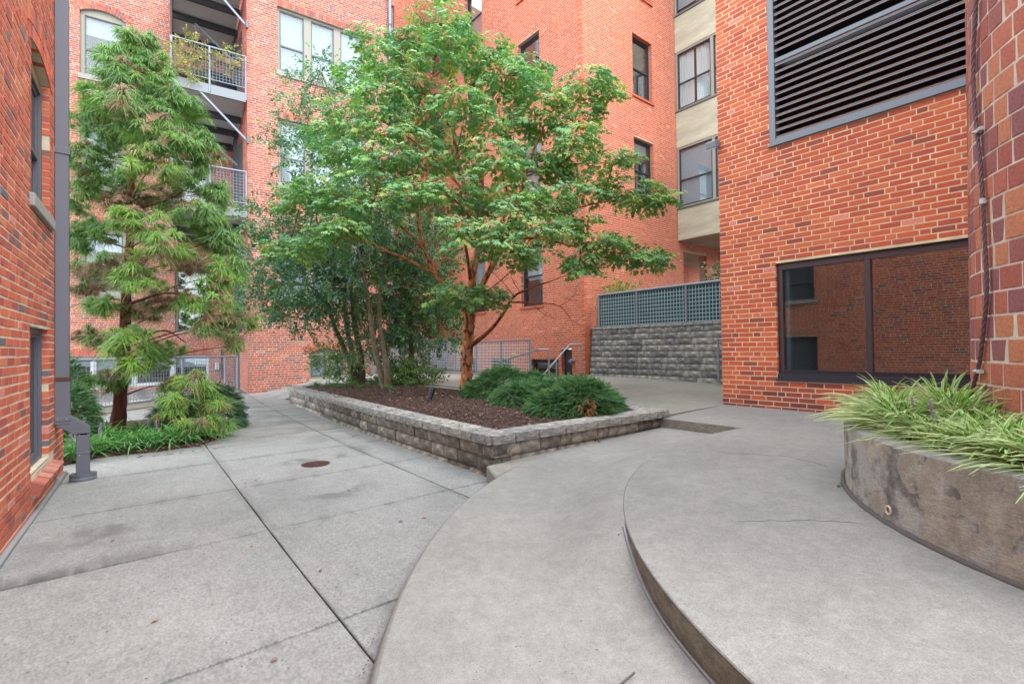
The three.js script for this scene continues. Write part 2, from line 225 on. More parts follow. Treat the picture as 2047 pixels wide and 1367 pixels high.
const coniferPads = [[0.13,5.83,-9.28,0.26,0.26,0],[0.34,5.99,-9.36,0.27,0.23,0],[0.01,5.41,-9.12,0.36,0.26,0],[0.42,5.52,-9.05,0.34,0.3,0],[0.2,5.1,-8.84,0.5,0.32,0],[-0.17,5.06,-9.66,0.38,0.3,0],[0.59,5.07,-8.91,0.45,0.34,0],[0.28,4.53,-8.53,0.56,0.35,0],[-0.23,4.68,-9.71,0.38,0.3,0],[0.85,4.78,-8.97,0.35,0.35,0],[0.56,4.15,-8.44,0.5,0.32,0],[1.0,4.24,-8.6,0.34,0.3,0],[0.07,4.45,-9.73,0.55,0.35,0],[-0.34,4.07,-9.56,0.33,0.33,0],[0.38,3.72,-8.34,0.48,0.31,1],[0.95,3.82,-8.77,0.46,0.38,0],[-0.11,3.8,-9.76,0.46,0.31,0],[-0.4,3.51,-9.75,0.3,0.38,0],[0.62,3.62,-9.43,0.47,0.32,3],[0.12,3.43,-9.32,0.38,0.22,2],[1.19,3.51,-8.59,0.23,0.3,0],[0.27,2.94,-8.31,0.41,0.27,1],[0.95,3.1,-8.27,0.36,0.32,0],[-0.17,3.08,-9.7,0.38,0.3,0],[-0.46,2.91,-9.8,0.22,0.3,0],[0.52,2.58,-7.98,0.4,0.3,1],[1.23,2.88,-8.44,0.38,0.3,0],[0.0,2.46,-9.18,0.44,0.26,2],[0.91,2.57,-9.08,0.39,0.27,2],[0.21,2.16,-8.12,0.39,0.26,1],[1.23,2.31,-8.06,0.32,0.29,1],[-0.35,2.32,-9.85,0.3,0.38,2],[0.74,2.03,-9.36,0.4,0.28,2],[0.98,1.93,-8.01,0.42,0.31,1],[1.51,1.68,-8.36,0.23,0.27,3],[-0.17,1.87,-9.2,0.29,0.22,0],[1.1,1.55,-8.04,0.35,0.25,3],[0.36,1.83,-9.41,0.39,0.23,2],[0.11,1.35,-8.6,0.41,0.28,1],[-0.24,1.41,-9.91,0.31,0.23,2],[0.33,1.03,-8.55,0.38,0.21,1],[-0.09,0.78,-9.28,0.29,0.2,0],[0.6,1.21,-9.23,0.31,0.19,0],[1.4,1.3,-8.32,0.16,0.14,3],[0.67,0.72,-8.93,0.19,0.19,2]];
const bushPads = [[0.86,0.86,-8.0,0.31,0.24,1],[0.62,0.57,-7.94,0.3,0.23,1],[1.02,0.51,-7.88,0.28,0.28,1],[0.82,0.25,-7.66,0.33,0.23,1],[1.15,0.17,-8.03,0.21,0.21,0],[0.53,0.28,-8.27,0.21,0.17,3]];
const mapleLimbs = [[[5.0,0.35,-7.53,0.115],[5.01,0.86,-7.52,0.1],[5.02,1.27,-7.5,0.098],[5.05,1.73,-7.47,0.1],[5.07,2.09,-7.45,0.09]],[[5.07,2.05,-7.45,0.08],[5.11,2.64,-7.41,0.075],[5.18,3.1,-7.34,0.06],[5.1,3.65,-7.39,0.05],[5.0,4.11,-7.47,0.042],[4.87,4.76,-7.56,0.035],[4.82,5.4,-7.59,0.028],[4.78,6.23,-7.61,0.018],[4.75,7.05,-7.62,0.008]],[[5.03,1.84,-7.48,0.055],[4.76,2.18,-7.57,0.05],[4.46,2.58,-7.67,0.042],[4.29,3.07,-7.8,0.035],[4.26,3.64,-7.95,0.03],[4.26,4.22,-8.06,0.024],[4.23,5.18,-8.21,0.016],[4.32,6.4,-8.37,0.007]],[[4.31,2.98,-7.79,0.03],[3.84,3.36,-7.78,0.024],[3.35,3.61,-7.78,0.018],[3.07,3.82,-8.27,0.011],[2.71,4.06,-9.32,0.005]],[[5.1,2.05,-7.42,0.06],[5.23,2.49,-7.18,0.055],[5.43,2.98,-7.01,0.045],[5.71,3.73,-6.9,0.035],[5.93,4.45,-6.84,0.027],[6.13,5.15,-6.66,0.02],[6.35,5.65,-6.48,0.013],[6.75,6.05,-6.02,0.006]],[[5.47,3.03,-6.98,0.035],[5.72,3.47,-6.51,0.026],[6.07,3.57,-6.1,0.02],[6.84,3.82,-5.85,0.014],[7.84,4.01,-5.43,0.006]],[[5.18,3.01,-7.34,0.04],[5.13,3.07,-6.61,0.03],[5.46,3.0,-5.96,0.022],[6.26,2.93,-5.82,0.015],[7.56,2.83,-5.42,0.006]],[[4.46,2.55,-7.67,0.03],[3.84,2.82,-7.79,0.024],[3.29,3.02,-7.97,0.018],[2.8,3.14,-8.5,0.012],[2.41,3.06,-9.33,0.005]],[[4.82,5.22,-7.6,0.022],[4.48,5.92,-7.99,0.016],[4.35,6.84,-8.47,0.007]],[[5.0,4.07,-7.47,0.028],[4.35,4.64,-7.6,0.02],[3.75,5.14,-7.94,0.014],[3.36,5.52,-8.9,0.006]],[[5.07,2.46,-7.44,0.04],[4.75,2.74,-7.05,0.03],[4.38,2.95,-6.57,0.02],[4.3,3.02,-6.38,0.01]],[[5.03,1.64,-7.48,0.03],[4.77,1.88,-7.18,0.022],[4.55,2.06,-6.84,0.015],[4.68,2.08,-6.6,0.007]],[[5.93,4.45,-6.84,0.02],[6.49,4.62,-6.51,0.014],[7.02,4.54,-5.7,0.006]],[[4.87,4.66,-7.57,0.022],[5.27,5.35,-7.36,0.015],[5.54,6.21,-7.0,0.007]],[[5.71,3.64,-6.9,0.022],[5.32,4.06,-6.7,0.015],[5.07,4.38,-6.51,0.008]],[[5.1,3.56,-7.4,0.026],[4.65,3.69,-7.12,0.017],[4.29,3.82,-7.02,0.009]]];
const deadLimbs = [[[5.09,1.27,-7.44,0.04],[5.32,1.58,-7.12,0.032],[5.45,1.85,-6.95,0.026],[5.56,2.13,-6.79,0.022],[5.8,2.28,-6.59,0.015],[6.19,2.43,-6.4,0.008],[6.38,2.53,-6.25,0.004]],[[5.52,2.03,-6.82,0.017],[5.75,2.0,-6.51,0.012],[6.05,1.93,-6.14,0.009],[6.21,1.68,-6.01,0.005],[6.24,1.57,-5.99,0.003]],[[6.05,1.93,-6.14,0.006],[6.19,2.03,-6.03,0.004],[6.27,2.12,-5.96,0.002]],[[6.2,1.77,-6.02,0.004],[6.03,1.55,-6.04,0.003],[5.92,1.4,-6.12,0.002]],[[5.56,2.13,-6.79,0.01],[5.53,2.41,-7.07,0.006],[5.44,2.61,-7.26,0.003]],[[5.73,2.0,-6.52,0.006],[5.93,1.78,-6.37,0.004],[6.03,1.72,-6.29,0.002]],[[5.65,2.2,-6.72,0.007],[5.54,2.42,-6.8,0.004],[5.51,2.6,-6.82,0.002]]];
const hollyStems = [[[4.62,0.32,-11.84,0.075],[4.47,0.84,-11.83,0.065],[4.29,1.33,-11.83,0.06],[4.06,1.81,-11.75,0.05],[3.84,2.38,-11.54,0.04],[3.55,3.44,-11.12,0.025],[3.38,5.45,-11.22,0.01]],[[4.68,0.32,-11.8,0.08],[4.6,0.9,-11.85,0.07],[4.44,1.52,-11.84,0.06],[4.34,2.3,-11.78,0.05],[4.2,3.79,-11.35,0.03],[3.88,5.97,-11.06,0.012]],[[4.74,0.29,-11.75,0.085],[4.72,0.96,-11.75,0.075],[4.55,1.94,-11.75,0.07],[4.5,2.91,-11.64,0.06],[4.69,4.43,-11.2,0.03]],[[4.39,0.34,-9.71,0.07],[4.3,0.88,-9.78,0.06],[4.21,1.46,-9.84,0.055],[4.23,2.17,-10.07,0.05],[4.22,2.84,-10.32,0.04],[3.62,7.56,-11.24,0.006]],[[4.45,0.34,-9.67,0.075],[4.43,0.88,-9.68,0.065],[4.39,1.41,-9.83,0.055],[4.43,2.28,-10.03,0.045],[4.89,3.71,-10.41,0.02]],[[5.41,0.34,-10.44,0.07],[5.4,1.19,-10.43,0.065],[5.38,1.89,-10.43,0.055],[5.4,2.6,-10.4,0.045],[5.66,3.77,-10.17,0.02]],[[4.34,2.91,-11.77,0.02],[3.64,2.76,-11.44,0.015],[2.86,2.68,-11.69,0.007],[2.32,2.62,-12.0,0.004]]];
const coniferLimbs = [[[0.02,0.0,-9.4,0.1],[0.04,0.36,-9.37,0.09],[0.07,0.8,-9.41,0.08],[0.1,1.25,-9.37,0.075],[0.13,2.0,-9.34,0.065],[0.17,2.9,-9.29,0.05],[0.19,3.87,-9.26,0.04],[0.19,5.0,-9.24,0.025],[0.19,5.97,-9.23,0.008]],[[-0.15,0.17,-9.6,0.02],[-0.21,0.28,-9.64,0.015],[-0.39,0.39,-9.91,0.006]],[[0.18,0.03,-8.95,0.012],[0.39,0.26,-8.71,0.012],[0.61,0.42,-8.53,0.009]],[[0.13,1.93,-9.34,0.025],[0.58,2.09,-8.85,0.018],[1.06,1.95,-8.2,0.008]],[[0.17,2.75,-9.3,0.025],[0.61,2.62,-8.43,0.016],[1.15,2.86,-8.37,0.007]],[[0.15,2.3,-9.32,0.022],[-0.17,2.38,-9.58,0.014],[-0.41,2.31,-9.77,0.006]],[[0.09,1.33,-9.38,0.02],[0.58,1.54,-8.98,0.014],[0.82,1.35,-8.8,0.008]],[[0.18,3.35,-9.28,0.02],[0.6,3.52,-9.07,0.013],[1.01,3.82,-8.73,0.006]]];
// ---------- ground ----------
const CX = 4.48, CZ = 0.74;                                  // the round planter, the chimney and the curved path share this centre
const onC = (r, deg) => [CX + r * Math.cos(deg * R), CZ + r * Math.sin(deg * R)];
const hT = (x) => 0.33 - 0.018 * (7 - x);                    // terrace height
{
  const g = structure('ground');
  part('earth', grid(1, 1, (a, b) => V3(-60 + 120 * a, -0.75, 60 - 120 * b)).rotateX(0), M.joint, g).geometry.computeVertexNormals();
  part('joint_bed', grid(1, 1, (a, b) => V3(-6 + 12 * a, -0.014, -20.5 + 28.5 * b)), M.joint, g);
}
// the plaza: slabs between curved long joints and straight cross joints
{
  const g = structure('plaza_paving');
  const { A, B, z: zs } = PJ;
  const cols = [() => -4.6, (z) => -0.9, A, B, (z) => (z > -3.4 ? 3.0 : 3.3 - 0.0 * z), () => 5.44];
  const uvf = (geo) => { const p = geo.attributes.position, u = geo.attributes.uv; for (let i = 0; i < p.count; i++) u.setXY(i, (p.getX(i) + 1.5) / 6, (p.getZ(i) + 16) / 20); return geo; };
  const gap = 0.0035;
  for (let k = 0; k < zs.length - 1; k++) for (let c = 0; c < 5; c++) {
    const z1 = zs[k] - gap, z0 = zs[k + 1] + gap; if (c === 4 && z1 > -12) continue; if (c === 3 && z1 > 0) continue; if (c === 0 && z1 > -7) { continue; }
    const N = 5, poly = [];
    for (let i = 0; i <= N; i++) { const z = lerp(z0, z1, i / N); poly.push([cols[c](z) + gap, z]); }
    for (let i = N; i >= 0; i--) { const z = lerp(z0, z1, i / N); poly.push([cols[c + 1](z) - gap, z]); }
    const rise = (x, z) => (z < -12 ? 0.43 * sstep(3.2, 5.5, x) * sstep(-12, -12.9, z) : 0);
    part('slab', uvf(slab(poly, rise, 0.05, 0.003)), M.plaza, g);
  }
}
// the curved ramp, rising between the plaza and the terrace
{
  const g = structure('curved_ramp'), inner = [], outer = [];
  for (let d = 150; d <= 266; d += 2) {
    const hi = lerp(0.115, 0.244, sstep(213, 229.5, d)), p = onC(3.37, d), flush = d > 229.5 ? hT(p[0]) - 0.003 : Math.min(hi, hT(p[0]) - 0.003);
    inner.push([p[0], flush, p[1]]);
    const q = d <= 246 ? onC(4.46, d) : null, ho = lerp(0.045, 0.14, sstep(196, 247, d));
    if (q) outer.push([q[0], ho, q[1]]);
  }
  const extra = inner.length - outer.length; let o0 = outer.at(-1);
  for (let k = 1; k <= extra; k++) { const t = k / extra, x = lerp(o0[0], 4.55, t); outer.push([x, lerp(0.14, 0.172, t), lerp(o0[2], -3.62, Math.min(1, t * 5.0))]); }
  for (let k = 1; k <= 8; k++) { const t = k / 8, x = lerp(inner[inner.length - 1][0], 5.33, t); inner.push([lerp(onC(3.37, 266)[0], 5.33, t), hT(x) - 0.003, lerp(onC(3.37, 266)[1], -2.55, t)]); outer.push([lerp(4.55, 5.34, t), lerp(0.172, 0.185, t), -3.62]); }
  const n = inner.length - 1;
  const surf = (s, t) => {
    const f = s * n, i = Math.min(n - 1, Math.floor(f)), k = f - i, P = inner[i].map((v, q) => lerp(v, inner[i + 1][q], k)), Q = outer[i].map((v, q) => lerp(v, outer[i + 1][q], k));
    const flare = sstep(30, 42, i + k), w = lerp(t, sstep(0, 0.42, t), flare);
    return V3(lerp(P[0], Q[0], t), lerp(P[1], Q[1], w), lerp(P[2], Q[2], t));
  };
  part('surface', grid(n * 2, 22, (a, b) => surf(a, 1 - b)), M.ramp, g);
  // rounded outer lip down to the plaza, from behind the viewer to the planter corner
  const m = 49;
  part('lip', grid(m * 2, 5, (a, b) => {
    const f = a * (m - 1), i = Math.min(m - 2, Math.floor(f)), k = f - i, Q = outer[i].map((v, q) => lerp(v, outer[i + 1][q], k)), dx = Q[0] - CX, dz = Q[2] - CZ, l = Math.hypot(dx, dz), an = (1 - b) * Math.PI / 2, rr = Math.min(0.045, Q[1] + 0.02);
    const out = Math.sin(an) * rr, dn = (1 - Math.cos(an)) * (Q[1] + 0.02);
    return V3(Q[0] + dx / l * out, Q[1] - dn, Q[2] + dz / l * out);
  }), M.ramp, g);
  // short tooled joint across the ramp near the viewer
  part('joint', bar(V3(1.34, 0.1172, -1.03), V3(1.14, 0.1095, -1.02), 0.007, 0.004), M.joint, g);
}
{ // terrace with its curb
  const g = structure('terrace'), poly = [];
  for (let d = 140; d <= 266; d += 2) poly.push(onC(3.37, d));
  poly.push([5.0, -2.6], [5.33, -2.55], [5.33, -3.61], [5.5, -3.625], [7.1, -3.66], [7.1, 5], [2, 5]);
  part('surface', slab(poly, (x) => hT(x), 0.006, 0.005), M.terrace, g);
  // risers: the curved one facing the ramp and the short straight step beside the planter
  const arc = []; for (let d = 140; d <= 230; d += 2) arc.push(onC(3.372, d));
  part('curved_riser', grid(arc.length - 1, 3, (a, b) => { const f = a * (arc.length - 1), i = Math.min(arc.length - 2, Math.floor(f)), p = arc[i], q = arc[i + 1], k = f - i, x = lerp(p[0], q[0], k), z = lerp(p[1], q[1], k); return V3(x, lerp(hT(x) - 0.006, 0.05, 1 - b), z); }, (p, a, b) => [a * 5, p.y]), M.curb, g);
  part('step_riser', grid(8, 2, (a, b) => V3(5.329, lerp(hT(5.33) - 0.006, 0.1, 1 - b), lerp(-2.5, -3.63, a)), (p) => [p.z, p.y]), M.curb, g);
  // sealant bead along the foot of the curved riser
  const bead = []; for (let d = 196; d <= 227; d += 1.5) { const h = lerp(0.115, 0.244, sstep(213, 229.5, d)), p = onC(3.383, d); bead.push([p[0], h + 0.004, p[1], 0.005 + 0.002 * hash(d * 2, 1, 3)]); }
  part('sealant_bead', limb(bead, 6, 2), M.caulk, g);
  // hairline cracks, recessed dark lines with ragged course
  const crack = (pts, w) => { const q = []; const rnd = rngOf(pts.length * 31 + 7); for (let i = 0; i < pts.length - 1; i++) for (let k = 0; k < 9; k++) { const t = k / 9; q.push([lerp(pts[i][0], pts[i + 1][0], t) + (rnd() - 0.5) * 0.03, lerp(pts[i][1], pts[i + 1][1], t) + (rnd() - 0.5) * 0.03]); } const gs = []; for (let i = 0; i < q.length - 1; i++) { const a = q[i], b = q[i + 1]; gs.push(bar(V3(a[0], hT(a[0]) + 0.0005, a[1]), V3(b[0], hT(b[0]) + 0.0005, b[1]), w * (0.5 + rnd()), 0.0012)); } return part('crack', gs, M.crack, g); };
  crack([[4.05, -2.2], [4.3, -1.75], [4.15, -1.35]], 0.003); crack([[2.62, -1.3], [2.85, -1.1], [3.05, -0.85]], 0.0022);
}
{ // curb stone between planter and ramp
  const g = structure('curb_stone'); const poly = [[2.6, -3.60], [2.42, -3.22]];
  for (let d = 244; d <= 259; d += 2.5) poly.push(onC(4.47, d)); poly.push([3.6, -3.62], [3.0, -3.63]);
  part('stone', slab(poly, () => 0.145, 0.16, 0.012), M.upper, g);
}
{ // upper plaza towards the retaining wall and round behind the block planter
  const g = structure('upper_plaza'), hU = (x, z) => lerp(lerp(0.318, 0.332, clamp((x - 5.4) / 1.6)), 0.43, clamp((-3.65 - z) / 4.8)) * sstep(3.0, 5.4, x) ;
  const xs = [5.46, 6.6, 8.2, 9.3, 10.4], zs = [-3.66, -5.1, -6.6, -8.0, -9.3, -11, -12.6, -14.5, -16.5, -19], gp = 0.003;
  part('joint_bed', grid(20, 40, (a, b) => { const x = lerp(5.46, 10.4, a), z = lerp(-19, -3.64, b), y = hU(x, z); return V3(x, (x > 8.2 && z < -9.25 ? -0.6 : y - 0.016), z); }), M.joint, g);
  for (let i = 0; i < 4; i++) for (let k = 0; k < zs.length - 1; k++) {
    if (i >= 2 && zs[k + 1] < -9.3) continue;
    const sk = (x, z) => x + (x > 6 && x < 8.3 && z < -9.3 ? 0.06 * (-9.3 - z) * (x > 8 ? 1 : 0) : 0);
    const poly = [[sk(xs[i], zs[k]) + gp, zs[k] - gp], [sk(xs[i + 1], zs[k]) - gp, zs[k] - gp], [sk(xs[i + 1], zs[k + 1]) - gp, zs[k + 1] + gp], [sk(xs[i], zs[k + 1]) + gp, zs[k + 1] + gp]];
    part('slab', slab(poly, hU, 0.06, 0.003), M.upper, g);
  }
  // sunk area in front of the tower's basement windows
  part('area_floor', span(8.2, 10.3, -0.62, -0.6, -19, -9.3), M.upper, g);
  part('area_wall', span(8.02, 8.2, -0.62, 0.38, -19, -9.3), M.upper, g);
  part('area_end_wall', span(8.2, 10.1, -0.62, 0.42, -9.42, -9.3), M.upper, g);
  part('area_curb', slab([[8.1, -9.32], [8.3, -9.32], [8.92, -19], [8.72, -19]], () => 0.49, 0.2, 0.01), M.upper, g);
}
// ---------- brickwork ----------
const BH = 0.057, BL = 0.19, BD = 0.1;                        // the model brick, scaled to each course
function brickGeo(c) {
  const x = 0.5, y = 0.5, cx = c / BL, cy = c / BH, cz = 0.02;
  const A = [[-x, -y], [x, -y], [x, y], [-x, y]], I = [[-x + cx, -y + cy], [x - cx, -y + cy], [x - cx, y - cy], [-x + cx, y - cy]];
  const pos = [], uv = [], q = (...v) => { for (const k of [0, 1, 2, 0, 2, 3]) { pos.push(...v[k]); uv.push(v[k][0] + 0.5, v[k][1] + 0.5); } };
  q([...I[0], 0], [...I[1], 0], [...I[2], 0], [...I[3], 0]);
  for (let i = 0; i < 4; i++) { const k = (i + 1) % 4; q([...A[i], -cz], [...A[k], -cz], [...I[k], 0], [...I[i], 0]); q([...A[i], -1], [...A[k], -1], [...A[k], -cz], [...A[i], -cz]); }
  const g = new THREE.BufferGeometry(); g.setAttribute('position', new THREE.Float32BufferAttribute(pos, 3)); g.setAttribute('uv', new THREE.Float32BufferAttribute(uv, 2)); g.computeVertexNormals(); return g;
}
const BRICK = brickGeo(0.0025), brickMats = new Map();
const brickMat = (c) => { const k = c.map((v) => v.toFixed(3)).join(); if (!brickMats.has(k)) brickMats.set(k, mat(c, { map: brickGrain, bumpMap: brickBump, bumpScale: 0.0025, roughness: 0.9 })); return brickMats.get(k); };
const brickWhite = mat([1, 1, 1], { map: brickGrain, bumpMap: brickBump, bumpScale: 0.0025, roughness: 0.9 });
// a wall in its own axes: u along, v up, w outwards. o: {W, H, v0, holes:[{u0,u1,v0,v1,arch}], course, len, joint, bond, pal, mortar, seed, skipParts}
function wallFrame(parent, O, d) { const g = group('brickwork', parent); const n = V3(d[0], 0, d[1]).cross(V3(0, 1, 0)); g.matrix.makeBasis(V3(d[0], 0, d[1]), V3(0, 1, 0), n); g.matrix.setPosition(O[0], O[1], O[2]); g.matrix.decompose(g.position, g.quaternion, g.scale); g.updateMatrix(); return g; }
const arcAt = (h, u) => { const m = (h.u0 + h.u1) / 2, s = (h.u1 - h.u0) / 2, t = (u - m) / s; return h.v1 - (h.arch || 0) * t * t; };
function brickWall(parent, frame, o) {
  const rnd = rngOf(o.seed), J = o.joint ?? 0.01, C = o.course, H0 = C - J, L = o.len, HL = (L - J) / 2 + 0 , rows = Math.ceil((o.H) / C), list = [];
  const holes = o.holes || [];
  for (let r = 0; r < rows; r++) {
    const v = o.v0 + r * C + C / 2; let u = 0; const seq = [];
    const kind = o.bond === 'flem' ? (r % 4 === 3 ? 'F' : 'S') : (r % 6 === 5 ? 'H' : (rnd() < 0.06 ? 'F' : 'S'));
    u = kind === 'S' ? (r % 2 ? -L / 2 : 0) : kind === 'F' ? -L * 0.25 : -L / 4; u -= rnd() * (o.rag ?? 0);
    let head = false;
    while (u < o.W) { let l = kind === 'S' ? L : kind === 'H' ? L / 2 : (head ? L / 2 : L); head = !head; l *= 1 + (rnd() - 0.5) * (o.ragged ?? 0.02); seq.push([u + J / 2, u + l - J / 2]); u += l; }
    // soldier or plain courses are cut by the openings
    for (let [a, b] of seq) {
      a = Math.max(a, 0.0); b = Math.min(b, o.W); if (b - a < 0.025) continue; let cuts = [[a, b]];
      for (const h of holes) {
        if (v + H0 / 2 < h.v0 + 0.002 || v - H0 / 2 > h.v1 - 0.002) continue;
        let h0 = h.u0, h1 = h.u1;
        if (h.arch) { const vv = v - H0 / 2; if (vv > h.v1 - h.arch) { const t = Math.sqrt(Math.max(0, (h.v1 - vv) / h.arch)), m = (h0 + h1) / 2, s = (h1 - h0) / 2; h0 = m - s * t; h1 = m + s * t; } }
        cuts = cuts.flatMap(([p, q]) => (q <= h0 || p >= h1 ? [[p, q]] : [[p, Math.min(q, h0)], [Math.max(p, h1), q]].filter(([x, y]) => y - x > 0.012)));
      }
      for (const [p, q] of cuts) list.push({ u: (p + q) / 2, v, l: q - p, h: H0, r, turn: 0 });
    }
  }
  for (const s of o.soldiers || []) for (let u = s.u0 + 0.035; u < s.u1; u += 0.07) list.push({ u, v: s.v + s.h / 2, l: s.h - J, h: 0.06, r: 0, turn: 1, w: 0.002 });
  for (const h of holes) if (h.arch) {   // ring of bricks on edge over an arched head
    const n = Math.round((h.u1 - h.u0 + 0.3) / 0.075);
    for (let i = 0; i < n; i++) { const u = lerp(h.u0 - 0.1, h.u1 + 0.1, (i + 0.5) / n), m = (h.u0 + h.u1) / 2, s = (h.u1 - h.u0) / 2, sl = -2 * h.arch * (u - m) / s / s; const v = h.v1 - h.arch * ((u - m) / s) ** 2; for (const k of [0, 1]) list.push({ u: u + (-sl) * (0.06 + 0.115 * k), v: v + 0.06 + 0.115 * k, l: 0.105, h: 0.062, r: 0, turn: 1, tilt: Math.atan(sl), w: 0.006 }); }
  }
  const stain = (b) => 0.80 + 0.42 * fbm(b.u / 24 + 0.01 * o.seed, b.v / 24, 12, 4, o.seed) ;
  const pick = (b) => { const t = rnd(); const P = o.palAt ? o.palAt(b, rnd) : o.pal; let acc = 0; for (const [w, c] of P) { acc += w; if (t <= acc) { const q = Math.round(stain(b) * 14) / 14, e = rnd() < 0.012 ? 0.12 : 0; return c.map((v) => v * q + e); } } return P[0][1]; };
  const mtx = (b) => new THREE.Matrix4().compose(V3(b.u, b.v, (b.w || 0) + (rnd() - 0.5) * (o.proud ?? 0.003)), new THREE.Quaternion().setFromEuler(new THREE.Euler((rnd() - 0.5) * 0.012, (rnd() - 0.5) * 0.01, (b.turn ? Math.PI / 2 + (b.tilt || 0) : 0) + (rnd() - 0.5) * 0.008)), V3(b.l, b.h, BD));
  frame.updateWorldMatrix(true, false);
  for (const b of list) { b.c = pick(b); b.s = seen(V3(b.u, b.v, 0).applyMatrix4(frame.matrixWorld)); }
  const near = o.parts === 0 ? [] : list.filter((b) => b.s.in && (!o.hide || !o.hide(b))).sort((a, b) => a.s.d - b.s.d).slice(0, o.parts ?? 280), set = new Set(near);
  const up = frame.matrix;   // bricks hang directly under the building so that they read as its parts
  for (const b of near) { const m = part('brick', BRICK, brickMat(b.c), frame); m.applyMatrix4(mtx(b)); }
  const rest = list.filter((b) => !set.has(b));
  if (rest.length) {
    const im = new THREE.InstancedMesh(BRICK, brickWhite, rest.length); im.name = 'brick_field'; im.userData.kind = 'stuff'; im.castShadow = im.receiveShadow = true;
    rest.forEach((b, i) => { im.setMatrixAt(i, mtx(b)); const k = 0.9 + 0.2 * rnd(); im.setColorAt(i, lin(b.c[0] * k, b.c[1] * k, b.c[2] * k)); });
    frame.add(im);
  }
  // mortar bed behind, with the openings cut through
  const s = new THREE.Shape(); s.moveTo(0.004, o.v0); s.lineTo(o.W - 0.004, o.v0); s.lineTo(o.W - 0.004, o.v0 + o.H); s.lineTo(0.004, o.v0 + o.H); s.closePath();
  for (const h of holes) { const e = 0.006, p = new THREE.Path(); p.moveTo(h.u0 - e, h.v0 - e); if (h.arch) { p.lineTo(h.u0 - e, h.v1 - h.arch); for (let i = 1; i <= 12; i++) { const u = lerp(h.u0 - e, h.u1 + e, i / 12); p.lineTo(u, i === 12 ? h.v1 - h.arch : arcAt(h, u) + e); } } else { p.lineTo(h.u0 - e, h.v1 + e); p.lineTo(h.u1 + e, h.v1 + e); } p.lineTo(h.u1 + e, h.v0 - e); p.closePath(); s.holes.push(p); }
  const T = o.thick ?? 0.3, mg = new THREE.ExtrudeGeometry(s, { depth: T, bevelEnabled: false }); mg.translate(0, 0, -T - (o.recess ?? 0.003));
  part('mortar_bed', mg, o.mortar, frame);
}
